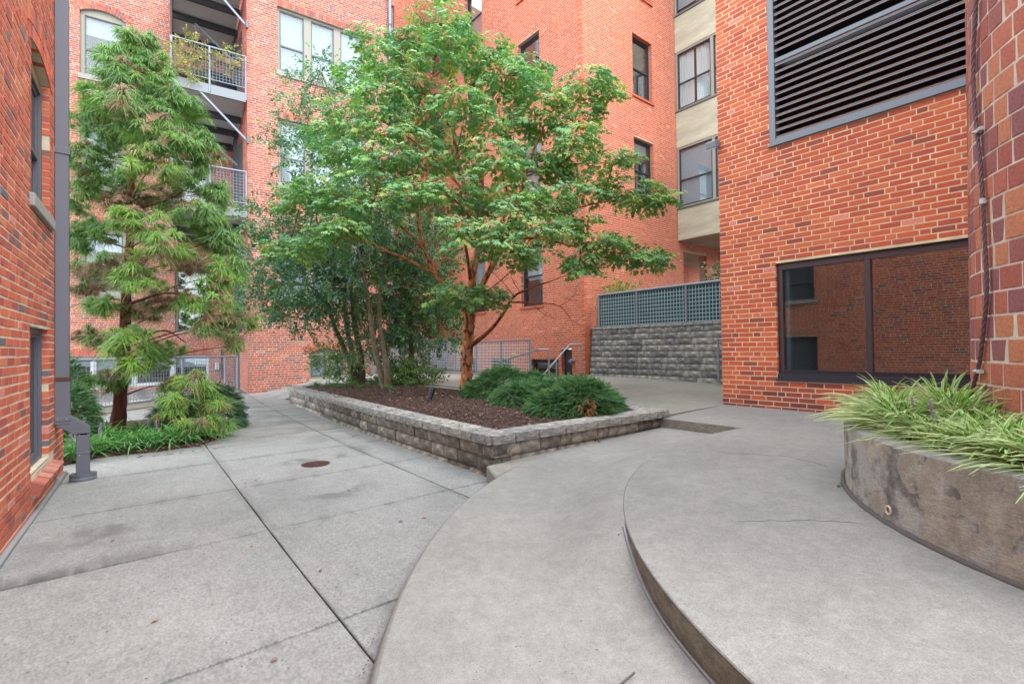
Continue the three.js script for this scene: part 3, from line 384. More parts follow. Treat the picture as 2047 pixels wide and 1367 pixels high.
// a sash window in wall axes; every piece of it a child of the window
function sashWindow(frame, w) {
  const g = group('window', frame), { u0, u1, v0, v1 } = w, z = -(w.set ?? 0.1), F = w.frame, S = w.sash || F, t = w.t ?? 0.05, lights = w.lights || 1, post = w.post ?? 0.1;
  const top = w.head ?? t, fr = [span(u0, u0 + t, v0, v1 - (w.arch || 0), z - 0.07, z), span(u1 - t, u1, v0, v1 - (w.arch || 0), z - 0.07, z), span(u0 + t, u1 - t, v0, v0 + t * 0.8, z - 0.07, z - 0.002)];
  if (w.arch) { const s = new THREE.Shape(); s.moveTo(u0, v1 - w.arch - top); for (let i = 0; i <= 14; i++) { const u = lerp(u0, u1, i / 14); s.lineTo(u, arcAt(w, u) - 0.002); } s.lineTo(u1, v1 - w.arch - top); s.closePath(); fr.push(new THREE.ExtrudeGeometry(s, { depth: 0.07, bevelEnabled: false }).translate(0, 0, z - 0.068)); }
  else fr.push(span(u0 + t, u1 - t, v1 - top, v1, z - 0.07, z - 0.002));
  part('frame', fr, F, g);
  const a0 = u0 + t, a1 = u1 - t, b0 = v0 + t * 0.8, b1 = v1 - top - (w.arch || 0), wide = (a1 - a0 - post * (lights - 1)) / lights;
  for (let i = 0; i < lights; i++) {
    const x0 = a0 + i * (wide + post), x1 = x0 + wide, vm = w.fixed ? null : lerp(b0, b1, w.mid ?? 0.5), e = w.rail ?? 0.035;
    if (i) part('mullion', span(x0 - post, x0, b0, b1, z - 0.075, z - 0.004), F, g);
    const ss = [span(x0, x0 + e, b0, b1, z - 0.06, z - 0.02), span(x1 - e, x1, b0, b1, z - 0.06, z - 0.02), span(x0 + e, x1 - e, b0, b0 + e * 1.4, z - 0.06, z - 0.022), span(x0 + e, x1 - e, b1 - e, b1, z - 0.06, z - 0.022)];
    if (vm) ss.push(span(x0 + e, x1 - e, vm - e * 0.6, vm + e * 0.6, z - 0.062, z - 0.016));
    part('sash', ss, S, g);
    if (vm) { part('pane', span(x0 + e, x1 - e, vm + e * 0.6, b1 - e, z - 0.04, z - 0.036), w.glass || M.glass, g); part('pane', span(x0 + e, x1 - e, b0 + e * 1.4, vm - e * 0.6, z - 0.052, z - 0.048), w.glass || M.glass, g); }
    else part('pane', span(x0 + e, x1 - e, b0 + e * 1.4, b1 - e, z - 0.045, z - 0.04), w.glass || M.glass, g);
    const bl = Array.isArray(w.blind) ? w.blind[i] : w.blind;
    if (bl) { const sl = [], low = lerp(b1, b0, bl), gp = w.slat ?? 0.05; for (let v = b1 - 0.03; v > low; v -= gp) sl.push(boxG(x1 - x0 - 0.02, 0.003, gp * 1.16, 0, 0, 0).rotateX(1.42).translate((x0 + x1) / 2, v, z - 0.11)); part('blind', sl, M.blind, g); }
    if (w.curtain) { const gs = []; for (const sd of [0, 1]) { const cw = wide * 0.46, c0 = sd ? x1 - cw : x0; gs.push(grid(30, 1, (a, b) => V3(c0 + a * cw, lerp(b0, b1, b), z - 0.14 + 0.025 * Math.sin(a * 38 + sd)))); } part('curtain', gs, M.curtain, g); }
  }
  const D = w.room ?? 0.6, zr = z - 0.075;   // the dark room behind
  part('room', [span(u0, u1, v0 - 0.01, v0, zr - D, zr), span(u0, u1, v1, v1 + 0.01, zr - D, zr), span(u0 - 0.01, u0, v0, v1, zr - D, zr), span(u1, u1 + 0.01, v0, v1, zr - D, zr), span(u0, u1, v0, v1, zr - D - 0.01, zr - D)], w.roomMat || M.room, g);
  if (w.sill) part('sill', rbox(u1 - u0 + 0.1, w.sillH ?? 0.1, (w.set ?? 0.1) + 0.06, 0.008, (u0 + u1) / 2, v0 - (w.sillH ?? 0.1) / 2 + 0.004, -(w.set ?? 0.1) / 2 + 0.02), w.sill, g);
  return g;
}
const PAL = {
  right: [[0.34, [0.60, 0.118, 0.05]], [0.28, [0.54, 0.1, 0.048]], [0.18, [0.64, 0.145, 0.058]], [0.12, [0.46, 0.088, 0.05]], [0.05, [0.33, 0.075, 0.05]], [0.03, [0.66, 0.17, 0.07]]],
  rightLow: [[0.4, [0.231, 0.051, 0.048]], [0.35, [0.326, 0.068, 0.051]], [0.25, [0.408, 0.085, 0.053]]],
  old: [[0.32, [0.60, 0.128, 0.066]], [0.26, [0.53, 0.108, 0.06]], [0.18, [0.64, 0.165, 0.08]], [0.12, [0.42, 0.09, 0.066]], [0.05, [0.27, 0.11, 0.1]], [0.018, [0.17, 0.14, 0.145]], [0.03, [0.64, 0.21, 0.1]]],
  back: [[0.3, [0.504, 0.133, 0.086]], [0.24, [0.450, 0.117, 0.081]], [0.16, [0.558, 0.171, 0.099]], [0.12, [0.387, 0.108, 0.086]], [0.1, [0.306, 0.126, 0.113]], [0.05, [0.225, 0.135, 0.135]], [0.03, [0.558, 0.243, 0.144]]],
  tower: [[0.4, [0.62, 0.138, 0.062]], [0.3, [0.57, 0.122, 0.06]], [0.2, [0.64, 0.158, 0.07]], [0.1, [0.52, 0.11, 0.062]]],
};
const MORTAR = { right: mat([0.82, 0.66, 0.42], { map: mortarMap, roughness: 1 }), old: mat([0.78, 0.67, 0.5], { map: mortarMap, roughness: 1 }), back: mat([0.64, 0.54, 0.44], { map: mortarMap, roughness: 1 }), tower: mat([0.68, 0.52, 0.38], { map: mortarMap, roughness: 1 }) };

// ---------- left building ----------
{
  const b = thing('brick_building', 'old red brick building along the left edge with grey downpipe at its corner', 'building', 'brick buildings round the courtyard');
  const dx = 0.0472, dz = -0.99889;                            // the wall runs away from the viewer, slightly turned
  // u runs from the far corner towards the viewer
  const f = wallFrame(b, [-0.41, 0, -6.70], [-dx, -dz].map((v) => v));
  // outward must face +x: turn the frame so that u points away
  f.matrix.makeBasis(V3(dx, 0, dz), V3(0, 1, 0), V3(dx, 0, dz).cross(V3(0, 1, 0))); f.matrix.setPosition(-0.41 - dx * 14, 0, -6.70 - dz * 14); f.matrix.decompose(f.position, f.quaternion, f.scale);
  const U = 14;                                                // the far corner is at u = 14
  const low = { u0: U - 1.66, u1: U - 0.86, v0: 0.30, v1: 1.41 }, high = { u0: U - 1.61, u1: U - 0.80, v0: 2.40, v1: 3.62, arch: 0.06 };
  const more = [{ u0: U - 6.6, u1: U - 5.7, v0: 0.3, v1: 2.2 }, { u0: U - 6.6, u1: U - 5.75, v0: 3.0, v1: 4.3 }];
  brickWall(b, f, { W: U, H: 5.9, v0: -0.02, holes: [low, high, ...more, { u0: U - 1.62, u1: U - 0.6, v0: 0.1, v1: 0.31 }], course: 0.0605, len: 0.195, joint: 0.0135, bond: 'common', ragged: 0.08, pal: PAL.old, mortar: MORTAR.old, seed: 11, proud: 0.003, recess: 0.003 });
  sashWindow(f, { ...low, v0: 0.31, set: 0.045, t: 0.035, frame: M.gutter, sash: M.gutter, fixed: true, rail: 0.03, room: 0.5, glass: M.flyScreen });
  sashWindow(f, { ...high, arch: 0, v1: 3.5, set: 0.05, t: 0.04, frame: M.sashGrey, sash: M.gutter, mid: 0.45, sill: null, glass: M.flyScreen });
  part('lintel_board', rbox(high.u1 - high.u0, 0.1, 0.08, 0.004, (high.u0 + high.u1) / 2, 3.545, -0.1), M.wood, f);
  part('sill', rbox(0.96, 0.1, 0.16, 0.012, (high.u0 + high.u1) / 2, 2.352, -0.05), M.sillStone, f);
  for (const h of more) sashWindow(f, { ...h, set: 0.1, t: 0.05, frame: M.sashGrey, blind: 0.6 });
  const rnd = rngOf(5); // sloping sill of bricks on edge under the low window
  for (let i = 0; i < 15; i++) { const m = part('sill_brick', rbox(0.057, 0.1, 0.19, 0.006, 0, 0, 0), brickMat([[0.5, 0.15, 0.1], [0.44, 0.17, 0.13], [0.36, 0.11, 0.085], [0.55, 0.24, 0.17]][Math.floor(rnd() * 4)]), f); m.position.set(U - 1.585 + i * 0.068, 0.215, -0.035 + rnd() * 0.006); m.rotation.x = 0.38; }
  part('sill_mortar', boxG(1.0, 0.088, 0.17).rotateX(0.38).translate(U - 1.11, 0.211, -0.04), MORTAR.old, f);
  part('end_wall', span(-0.0, 0.29, -0.02, 5.88, -6.0, -0.30).translate(U - 0.3, 0, 0), MORTAR.old, f);
  part('footing_strip', limb([...Array(24)].map((_, i) => [i * U / 23, 0.004 + 0.006 * hash(i, 2, 3), 0.012, 0.02 + 0.008 * hash(i, 3, 3)]), 5, 2), M.caulk, f);
}
{ // grey rectangular downpipe with offset, joints and foot
  const t = thing('downpipe', 'grey rectangular metal downpipe with a kinked foot at the near left wall corner', 'downpipe', null, [-0.386, 0, -6.2]);
  const W = 0.1, D = 0.09; part('pipe', rbox(W, 5.2, D, 0.006, 0, 3.2, 0), M.gutter, t); part('pipe', rbox(W + 0.008, 0.42, D + 0.008, 0.006, 0.002, 0.76, 0), M.gutter, t);
  { const s = new THREE.Shape([[-0.05, 0.56], [-0.05, 0.63], [0.05, 0.63], [0.195, 0.51], [0.195, 0.44], [0.095, 0.44]].map((p) => new THREE.Vector2(...p))); part('offset', new THREE.ExtrudeGeometry(s, { depth: D - 0.004, bevelEnabled: true, bevelSize: 0.003, bevelThickness: 0.002, bevelSegments: 1 }).translate(0, 0, -D / 2 + 0.002), M.gutter, t); } part('pipe', rbox(W, 0.46, D, 0.006, 0.145, 0.23, 0), M.gutter, t);
  for (const y of [3.1, 0.97, 0.6]) part('joint_band', rbox(W + 0.018, y === 3.1 ? 0.06 : 0.04, D + 0.018, 0.004, 0.001, y, 0), y === 0.97 ? M.rust : M.gutter, t);
  part('joint_band', rbox(W + 0.008, 0.012, D + 0.008, 0.003, 0.145, 0.27, 0), M.gutter, t);
  for (const [x, y, z] of [[0.03, 0.6, 0.055], [-0.03, 0.6, 0.055], [0.12, 0.44, 0.046], [0.18, 0.44, 0.046], [0.03, 3.08, 0.055], [0.03, 3.13, 0.055], [0.12, 0.25, 0.046]]) part('rivet', new THREE.SphereGeometry(0.004, 6, 5).translate(x, y, z), M.galvWhite, t);
  part('foot_collar', new THREE.CylinderGeometry(0.1, 0.1, 0.03, 24).translate(0.145, 0.055, 0), M.gutter, t); part('foot_band', new THREE.CylinderGeometry(0.102, 0.102, 0.012, 24).translate(0.145, 0.036, 0), M.galv, t); part('foot_collar', new THREE.CylinderGeometry(0.1, 0.1, 0.022, 24).translate(0.145, 0.02, 0), M.gutter, t); part('foot_pad', new THREE.CylinderGeometry(0.105, 0.11, 0.012, 24).translate(0.145, 0.005, 0), M.caulk, t);
}
// ---------- right building ----------
{
  const b = thing('brick_building', 'orange-red brick building on the right with a wide black window and metal louvre', 'building', 'brick buildings round the courtyard');
  const f = wallFrame(b, [6.97, 0, -3.68], [0, 1]);
  const win = { u0: 0.78, u1: 3.4, v0: 0.72, v1: 2.295 }, lou = { u0: 0.74, u1: 4.6, v0: 3.9, v1: 6.9 };
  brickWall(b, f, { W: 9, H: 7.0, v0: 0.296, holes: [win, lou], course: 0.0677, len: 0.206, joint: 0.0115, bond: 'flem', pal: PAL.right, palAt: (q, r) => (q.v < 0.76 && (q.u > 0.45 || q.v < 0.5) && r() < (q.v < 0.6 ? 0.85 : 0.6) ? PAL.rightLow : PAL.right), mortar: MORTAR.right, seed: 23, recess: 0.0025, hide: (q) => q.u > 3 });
  part('side_wall', span(0, 0.29, 0.2, 7.28, -8, -0.31), MORTAR.right, f);
  part('base_bead', limb([...Array(16)].map((_, i) => [i * 0.2, 0.328, 0.012, 0.012 + 0.008 * hash(i, 5, 3)]), 5, 2), M.caulk, f);
  const w = group('window', f), z = -0.05;
  part('frame', [span(0.785, 0.845, 0.8, 2.29, -0.13, z), span(3.34, 3.4, 0.8, 2.29, -0.13, z), span(0.845, 3.34, 2.215, 2.29, -0.13, z - 0.002)], M.maroonFrame, w);
  part('mullion', rbox(0.062, 1.36, 0.1, 0.006, 1.81, 1.53, z - 0.04), M.maroonFrame, w);
  part('bottom_rail', [span(0.845, 3.34, 0.8, 0.855, -0.13, z - 0.004), span(0.8, 3.38, 0.848, 0.86, -0.06, z + 0.012)], M.darkFrame, w);
  part('sill', [span(0.775, 3.42, 0.735, 0.8, -0.12, z + 0.03), span(0.765, 3.43, 0.715, 0.738, -0.12, z + 0.075)], M.darkFrame, w);
  part('pane', span(0.845, 1.779, 0.86, 2.215, -0.086, -0.08), M.darkGlass, w); part('pane', span(1.841, 3.34, 0.86, 2.215, -0.086, -0.08), M.darkGlass, w);
  part('room', [span(0.6, 3.7, 0.6, 0.62, -2.4, -0.31), span(0.6, 3.7, 2.5, 2.52, -2.4, -0.31), span(0.58, 0.6, 0.6, 2.52, -2.4, -0.31), span(3.7, 3.72, 0.6, 2.52, -2.4, -0.31), span(0.6, 3.7, 0.6, 2.52, -2.42, -2.4)], mat([0.2, 0.21, 0.21]), w);
  part('inner_jamb', span(0.86, 0.9, 0.86, 2.2, -0.2, -0.13), M.galv, w);
  // louvre
  const l = group('louvre', f); part('frame', [span(0.745, 0.82, 3.905, 6.895, -0.12, 0.015), span(4.52, 4.595, 3.905, 6.895, -0.12, 0.015), span(0.82, 4.52, 3.905, 3.985, -0.12, 0.013), span(0.82, 4.52, 6.82, 6.895, -0.12, 0.013), span(0.72, 4.62, 3.893, 3.912, -0.1, 0.04)], M.louvreFrame, l);
  part('backing', span(0.76, 4.58, 3.92, 6.88, -0.2, -0.19), M.black, l); part('mullion_post', span(2.62, 2.66, 3.98, 6.82, -0.18, -0.1), M.black, l);
  const bg = mergeGeometries([plain(boxG(3.7, 0.004, 0.1).rotateX(0.62).translate(0, 0.052, -0.045)), plain(boxG(3.7, 0.004, 0.03).translate(0, 0.022, 0.01))]);
  for (let v = 3.99; v < 6.75; v += 0.0985) { if (v > 4.98 && v < 5.08) continue; const m = part('blade', bg, M.louvre, l); m.position.set(2.67, v, -0.02); const lip = part('blade_lip', boxG(3.7, 0.024, 0.003), M.louvreFrame, l); lip.position.set(2.67, v + 0.011, -0.004); }
  part('cross_bar', span(0.82, 4.52, 5.02, 5.075, -0.1, 0.004), M.louvreFrame, l);
}
{ // small floodlight on the far corner of the right building
  const t = thing('floodlight', 'small grey floodlight box at the upper corner of the right brick building', 'light', null, [6.9, 4.18, -3.72]);
  part('housing', rbox(0.14, 0.1, 0.16, 0.015, 0, 0, 0).rotateZ(0.35), M.galv, t); part('lens', boxG(0.1, 0.006, 0.12, -0.02, -0.054, 0).rotateZ(0.35), M.galvWhite, t); part('bracket', boxG(0.08, 0.03, 0.03, 0.07, 0.0, 0.06), M.gutter, t);
}
// ---------- back building (old brick, balconies in its inner corner) ----------
const BP = V3(2.98, 0, -15.73), BDir = V3(0.9968, 0, 0.08), BN = V3(0.08, 0, -0.9968);   // pier corner, along the front, into the building
const bAt = (s, y, dep) => BP.clone().addScaledVector(BDir, s).addScaledVector(BN, dep).setY(y);
{
  const b = thing('brick_building', 'old pinkish brick building at the back left with olive window frames and balconies', 'building', 'brick buildings round the courtyard');
  const common = { course: 0.0677, len: 0.21, joint: 0.014, bond: 'common', ragged: 0.07, pal: PAL.back, mortar: MORTAR.back, proud: 0.003 };
  const wf = { t: 0.07, set: 0.09, frame: M.olive, sash: M.oliveDark, sill: M.sillStone, sillH: 0.16, glass: M.glass };
  // front, right of the balconies
  const f1 = wallFrame(b, [BP.x, 0, BP.z], [BDir.x, BDir.z]);
  const hs = [9.63, 6.24, 2.85, 13.0].map((v) => ({ u0: 0.82, u1: 3.46, v0: v, v1: v + 1.95 })), bas = { u0: 1.64, u1: 2.75, v0: 0.34, v1: 1.26, arch: 0.13 };
  brickWall(b, f1, { ...common, W: 4.32, H: 16, v0: -0.05, holes: [...hs, bas], seed: 41, parts: 240, soldiers: hs.map((h) => ({ u0: h.u0, u1: h.u1, v: h.v1 + 0.01, h: 0.2 })) });
  for (const h of hs) sashWindow(f1, { ...h, ...wf, lights: 3, post: 0.2, mid: 0.42, blind: [0.98, 0.98, 0.98], slat: 0.06 });
  sashWindow(f1, { ...bas, ...wf, t: 0.06, lights: 2, post: 0.08, fixed: true, blind: 0.96, slat: 0.09, sill: null, head: 0.06 });
  // side wall going back from the pier to the inner corner, with door openings onto the balconies
  const side = group('brickwork', b); { const n = BDir.clone().multiplyScalar(-1), d = V3(0, 1, 0).cross(n); side.matrix.makeBasis(d, V3(0, 1, 0), n); side.matrix.setPosition(BP.clone().addScaledVector(d, 0)); side.matrix.decompose(side.position, side.quaternion, side.scale); side.userData.d = d; }
  // u must run from the inner corner to the pier or back: find its sign
  const sgn = V3(side.matrix.elements[0], 0, side.matrix.elements[2]).dot(BN); const off = sgn > 0 ? 0 : 4.3; if (off) { const p = bAt(0, 0, 4.3); side.position.copy(p); side.updateMatrix(); }
  const mir = (a, c) => (sgn > 0 ? [a, c] : [4.3 - c, 4.3 - a]);
  const sh = [8.6, 5.25, 1.9].map((v) => { const [u0, u1] = mir(1.2, 3.6); return { u0, u1, v0: v, v1: v + 2.75, arch: 0.15 }; });
  brickWall(b, side, { ...common, W: 4.3, H: 16, v0: -0.05, holes: sh, seed: 43, parts: 40 });
  for (const h of sh) sashWindow(side, { ...h, ...wf, lights: 3, post: 0.06, sill: null, mid: 0.75, glass: M.darkGlass, frame: M.oliveDark });
  // set-back wall on the left
  const o2 = bAt(-9, 0, 4.0), f2 = wallFrame(b, [o2.x, 0, o2.z], [BDir.x, BDir.z]);
  const aw = [9.7, 6.3, 2.9].map((v) => ({ u0: 9 - 4.15, u1: 9 - 3.02, v0: v + 0.2, v1: v + 2.35, arch: 0.16 })), dw = [9.0, 5.65, 2.3].map((v) => ({ u0: 9 - 1.75, u1: 9 - 0.75, v0: v - 0.4, v1: v + 1.9, arch: 0.15 }));
  const lw = { u0: 9 - 4.9, u1: 9 - 0.78, v0: 0.15, v1: 1.12 };
  brickWall(b, f2, { ...common, W: 9.0, H: 16, v0: -0.3, holes: [...aw, ...dw, lw], seed: 47, parts: 150, soldiers: [{ u0: lw.u0, u1: lw.u1, v: lw.v1 + 0.01, h: 0.21 }] });
  for (const h of aw) sashWindow(f2, { ...h, ...wf, t: 0.1, head: 0.08, mid: 0.42, blind: 0.3 });
  for (const h of dw) sashWindow(f2, { ...h, ...wf, sill: null, mid: 0.7, glass: M.darkGlass });
  sashWindow(f2, { ...lw, ...wf, t: 0.05, lights: 4, post: 0.08, fixed: true, blind: [0.3, 0.4, 0.35, 0.4], frame: M.galvWhite, sash: M.galvWhite, sill: null });
  // further wing between this building and the tower
  const o3 = [7.1, 0, -18.3], f3 = wallFrame(b, o3, [0.9968, 0.08]);
  const w3 = [3.3, 6.6, 9.9, 13.2].map((v) => ({ u0: 0.5, u1: 1.7, v0: v, v1: v + 1.9 }));
  brickWall(b, f3, { ...common, W: 3.2, H: 17, v0: -0.2, holes: w3, seed: 53, parts: 0, pal: PAL.tower, ragged: 0.02 });
  for (const h of w3) sashWindow(f3, { ...h, ...wf, blind: 0.9 });
  const ret = bAt(4.32, 0, 0); part('return_wall', boxG(0.25, 16, 3.2).translate(ret.x - 0.12, 7.95, ret.z - 1.75), MORTAR.back, b);
  part('core', [boxG(4.0, 16, 2.2).translate(BP.x + 2.2, 7.9, BP.z - 2.3)], M.room, b);
}
{ // roof drain at the right end of the back building
  const p = bAt(4.3, 0, -0.08), t = thing('downpipe', 'thin grey round drainpipe on the back building beside its wide windows', 'downpipe', null, [p.x, 0, p.z]);
  part('pipe', new THREE.CylinderGeometry(0.055, 0.055, 15.6, 12).translate(0, 8.1, 0), M.galv, t); for (const y of [2.2, 5.6, 9.2, 12.2]) part('clamp', new THREE.CylinderGeometry(0.066, 0.066, 0.06, 12).translate(0, y, 0), M.gutter, t);
}
// railings: posts, rails and a welded wire panel between each pair of posts
function wirePanel(a, b, y0, y1, cell, r, cellV) {   // y0,y1 heights above the ends' own y
  const gs = [], d = b.clone().sub(a), l = Math.hypot(d.x, d.z), n = Math.max(1, Math.round(l / cell)), m = Math.max(1, Math.round((y1 - y0) / (cellV || cell)));
  for (let i = 1; i < n; i++) { const p = a.clone().addScaledVector(d, i / n); gs.push(rod(p.clone().setY(p.y + y0), p.clone().setY(p.y + y1), r, 4)); }
  for (let k = 1; k < m; k++) { const y = lerp(y0, y1, k / m); gs.push(rod(a.clone().setY(a.y + y), b.clone().setY(b.y + y), r, 4)); }
  return gs;
}
function railing(t, pts, h, o = {}) {
  const m = o.mat || M.galv, pr = o.post ?? 0.025;
  pts.forEach((p, i) => { part('post', rod(p, p.clone().setY(p.y + h), pr, 8), m, t); if (i < pts.length - 1) { const q = pts[i + 1]; part('top_rail', rod(p.clone().setY(p.y + h), q.clone().setY(q.y + h), o.rail ?? 0.025, 8), m, t); part('bottom_rail', rod(p.clone().setY(p.y + (o.gap ?? 0.08)), q.clone().setY(q.y + (o.gap ?? 0.08)), 0.016, 6), m, t); part('wire_panel', wirePanel(p, q, o.gap ?? 0.08, h - 0.04, o.cell ?? 0.075, o.wire ?? 0.0045, o.cellV), o.wireMat || m, t); } });
}
// three balconies one above the other in the inner corner
const balLabels = ['galvanised steel balcony high up, cut by the top of the picture', 'galvanised steel balcony with flower boxes and dark covered furniture', 'lowest galvanised steel balcony, half hidden by the conifer'];
[11.98, 8.62, 5.27].forEach((y, i) => {
  const t = thing('balcony', balLabels[i], 'balcony', 'balconies in the corner of the back building'), S0 = -1.82, S1 = -0.03, D = 3.9;
  const P = (s, dy, d) => bAt(s, y + dy, d);
  const quad = (s0, s1, d0, d1, y0, y1) => { const g = boxG(s1 - s0, y1 - y0, d1 - d0, (s0 + s1) / 2, (y0 + y1) / 2, -(d0 + d1) / 2); g.rotateY(Math.atan2(-BDir.z, BDir.x)); g.translate(BP.x, y, BP.z); return g; };
  // corrugated deck underside
  const cor = grid(2, 96, (a, b) => { const d = lerp(0.06, D, b), ph = (d / 0.15) % 1, up = ph < 0.4 ? 0 : ph < 0.5 ? (ph - 0.4) / 0.1 : ph < 0.9 ? 1 : (1 - ph) / 0.1; return P(lerp(S0 + 0.04, S1 - 0.04, a), -0.14 + 0.045 * up, d); });
  part('deck', cor, M.deck, t); part('deck_floor', quad(S0 + 0.03, S1 - 0.03, 0.06, D, -0.06, 0.0), M.deck, t);
  part('edge_channel', [quad(S0, S1, -0.01, 0.06, -0.2, 0.06)], M.flange, t); part('edge_channel', [quad(S0 - 0.02, S0 + 0.03, 0.06, D, -0.2, 0.06)], M.galvWhite, t);
  for (const d of [1.25, 2.4, 3.7]) part('beam', quad(S0 + 0.05, S1, d, d + 0.12, -0.32, -0.145), M.beam, t);
  railing(t, [P(S0 + 0.02, -0.15, 3.8), P(S0 + 0.02, -0.15, 1.9), P(S0 + 0.02, -0.15, 0.0), P((S0 + S1) / 2, -0.15, 0), P(S1, -0.15, 0)], 1.27, { gap: 0.36, cell: 0.085, wire: 0.006, mat: M.galv, post: 0.03, rail: 0.028 });
  part('brace', bar(P(-1.18, -0.16, 0.03), P(-0.02, -1.28, 0.03), 0.05, 0.04), M.galv, t); part('brace', bar(P(-1.2, -0.3, 2.45), P(-0.03, -1.25, 2.45), 0.05, 0.05), M.galv, t);
  part('brace_plate', boxG(0.05, 0.22, 0.12).translate(P(0.0, -1.3, -0.0).x, y - 1.3, BP.z + 0.04), M.gutter, t);
});
// ---------- tower and bay wing (newer brick) ----------
{
  const b = thing('brick_building', 'tall salmon brick apartment block with a sharp corner and cream bay windows', 'building', 'brick buildings round the courtyard');
  const common = { course: 0.0677, len: 0.206, joint: 0.0135, bond: 'flem', pal: PAL.tower, mortar: MORTAR.tower, proud: 0.002 };
  const dk = { t: 0.06, set: 0.12, frame: M.darkFrame, sash: M.darkFrame, glass: M.darkGlass, sill: brickMat(PAL.tower[0][1]), sillH: 0.07 };
  // left face: u from the far end to the corner
  const U = 9.31, f1 = wallFrame(b, [10.08, 0, -18.56], [0, 1]);
  const cols = [[-11.95, -10.94], [-14.95, -13.9], [-17.6, -16.55]], rows = [2.5, 5.75, 9.0, 12.3], h1 = [];
  for (const [a, c] of cols) for (const v of rows) h1.push({ u0: a + 18.56, u1: c + 18.56, v0: v, v1: v + 1.92 });
  const bw = [[-11.5, -10.3], [-13.6, -12.5], [-15.6, -14.5], [-17.6, -16.5]].map(([a, c]) => ({ u0: a + 18.56, u1: c + 18.56, v0: -0.45, v1: 0.85 }));
  const door = { u0: -10.15 + 18.56 - 0.02, u1: -9.75 + 18.56, v0: -0.6, v1: 1.15 };
  brickWall(b, f1, { ...common, W: U, H: 18, v0: -0.7, holes: [...h1, ...bw, door], seed: 61, parts: 200 });
  h1.forEach((h, i) => sashWindow(f1, { ...h, ...dk, blind: i % 4 === 0 ? 0.55 : i % 3 === 1 ? 0.9 : 0, roomMat: M.room, glass: i % 4 === 0 ? M.glass : M.darkGlass }));
  for (const h of bw) sashWindow(f1, { ...h, ...dk, set: 0.08, fixed: true, sill: null });
  { const g = group('door', f1); part('leaf', span(door.u0, door.u1, -0.6, 1.15, -0.16, -0.12), M.darkFrame, g); }
  // right face and the porch opening under the bay
  const f2 = wallFrame(b, [10.08, 0, -9.25], [1, 0]);
  const h2 = [5.75, 8.98, 12.2].map((v) => ({ u0: 2.36, u1: 3.36, v0: v, v1: v + 1.93 })), porch = { u0: 5.0, u1: 6.5, v0: 0.6, v1: 4.42 };
  brickWall(b, f2, { ...common, W: 8.2, H: 18, v0: -0.2, holes: [...h2, porch], seed: 67, parts: 240, hide: (q) => q.u > 5.2 && q.v > 4.6 });
  h2.forEach((h, i) => sashWindow(f2, { ...h, ...dk, blind: [0.2, 0, 0.4][i] }));
  const pz = -1.6; part('porch_ceiling', span(4.9, 9.6, 4.42, 4.5, pz, -0.31), M.cream, f2); part('porch_floor', span(4.9, 9.6, 1.55, 1.6, pz, -0.31), M.upper, f2);
  const pb = group('brickwork', b); pb.position.set(10.08 + 4.9, 0, -9.25 + pz); pb.userData.flat = 1; brickWall(b, pb, { ...common, W: 4.7, H: 3.2, v0: 1.4, seed: 71, parts: 0, thick: 0.1 });
  const ps = wallFrame(b, [10.08 + 4.98, 0, -9.25 - 0.3], [0, -1]); brickWall(b, ps, { ...common, W: 1.3, H: 3.2, v0: 1.4, seed: 73, parts: 0, thick: 0.06 });
  part('porch_door', span(5.05, 5.3, 1.6, 3.0, -1.58, -1.5), M.darkFrame, f2);
  // bay wing: cream panels between bands of windows, carried over the porch
  const fb = wallFrame(b, [14.75, 0, -9.25], [0, 1]);
  [[4.74, 5.78], [7.86, 9.06], [11.09, 12.3]].forEach(([a, c], i) => { part('spandrel_panel', rbox(6, c - a, 0.3, 0.02, 3.0, (a + c) / 2, -0.15), M.cream, fb); part('panel_lip', span(0, 6, c - 0.001, c + 0.05, -0.28, 0.03), M.oliveDark, fb); });
  [[5.83, 7.86, 0, 0.96], [9.11, 11.09, 1, 0], [12.35, 14.3, 0, 0.9]].forEach(([a, c, cur, bl]) => { sashWindow(fb, { u0: 0.02, u1: 2.6, v0: a, v1: c, t: 0.06, set: 0.02, frame: M.olive, sash: M.darkFrame, lights: 2, post: 0.1, blind: bl, curtain: cur, slat: 0.055, mid: 0.45 }); sashWindow(fb, { u0: 2.6, u1: 5.2, v0: a, v1: c, t: 0.06, set: 0.02, frame: M.olive, sash: M.darkFrame, lights: 2, post: 0.1, blind: bl }); });
  part('top_band', span(0, 6, 14.3, 17.5, -0.3, 0), M.cream, fb); part('soffit', span(0, 6, 4.76, 4.84, -3.0, -0.3), M.cream, fb); part('soffit_beam', span(0, 6, 4.3, 4.76, -3.2, -2.9), M.cream, fb);
}
// ---------- split-face block ----------
function blockGeo(seed, n = 7, m = 4) {   // unit block, front at z = 0.5 bulging and rough, rounded towards its edges
  const g = grid(n, m, (a, b) => { const x = a - 0.5, y = b - 0.5, ex = Math.min(a, 1 - a), ey = Math.min(b, 1 - b), e = Math.min(1, Math.min(ex / 0.16, ey / 0.2)), edge = ex < 1e-6 || ey < 1e-6; return V3(x, y, edge ? 0.5 - 0.1 : 0.5 - 0.05 + 0.05 * Math.sqrt(e) + 0.06 * (fbm(a + seed, b + seed * 2, 3, 3, seed * 9) - 0.5)); }, (p, a, b) => [a, b * 0.5]);
  // make it face +z
  const idx = g.index.array; for (let i = 0; i < idx.length; i += 3) { const t = idx[i + 1]; idx[i + 1] = idx[i + 2]; idx[i + 2] = t; } g.computeVertexNormals(); if (g.attributes.normal.getZ(12) < 0) { for (let i = 0; i < idx.length; i += 3) { const t = idx[i + 1]; idx[i + 1] = idx[i + 2]; idx[i + 2] = t; } g.computeVertexNormals(); }
  const body = boxG(1, 1, 0.86, 0, 0, -0.07); return mergeGeometries([plain(g), plain(body)]);
}
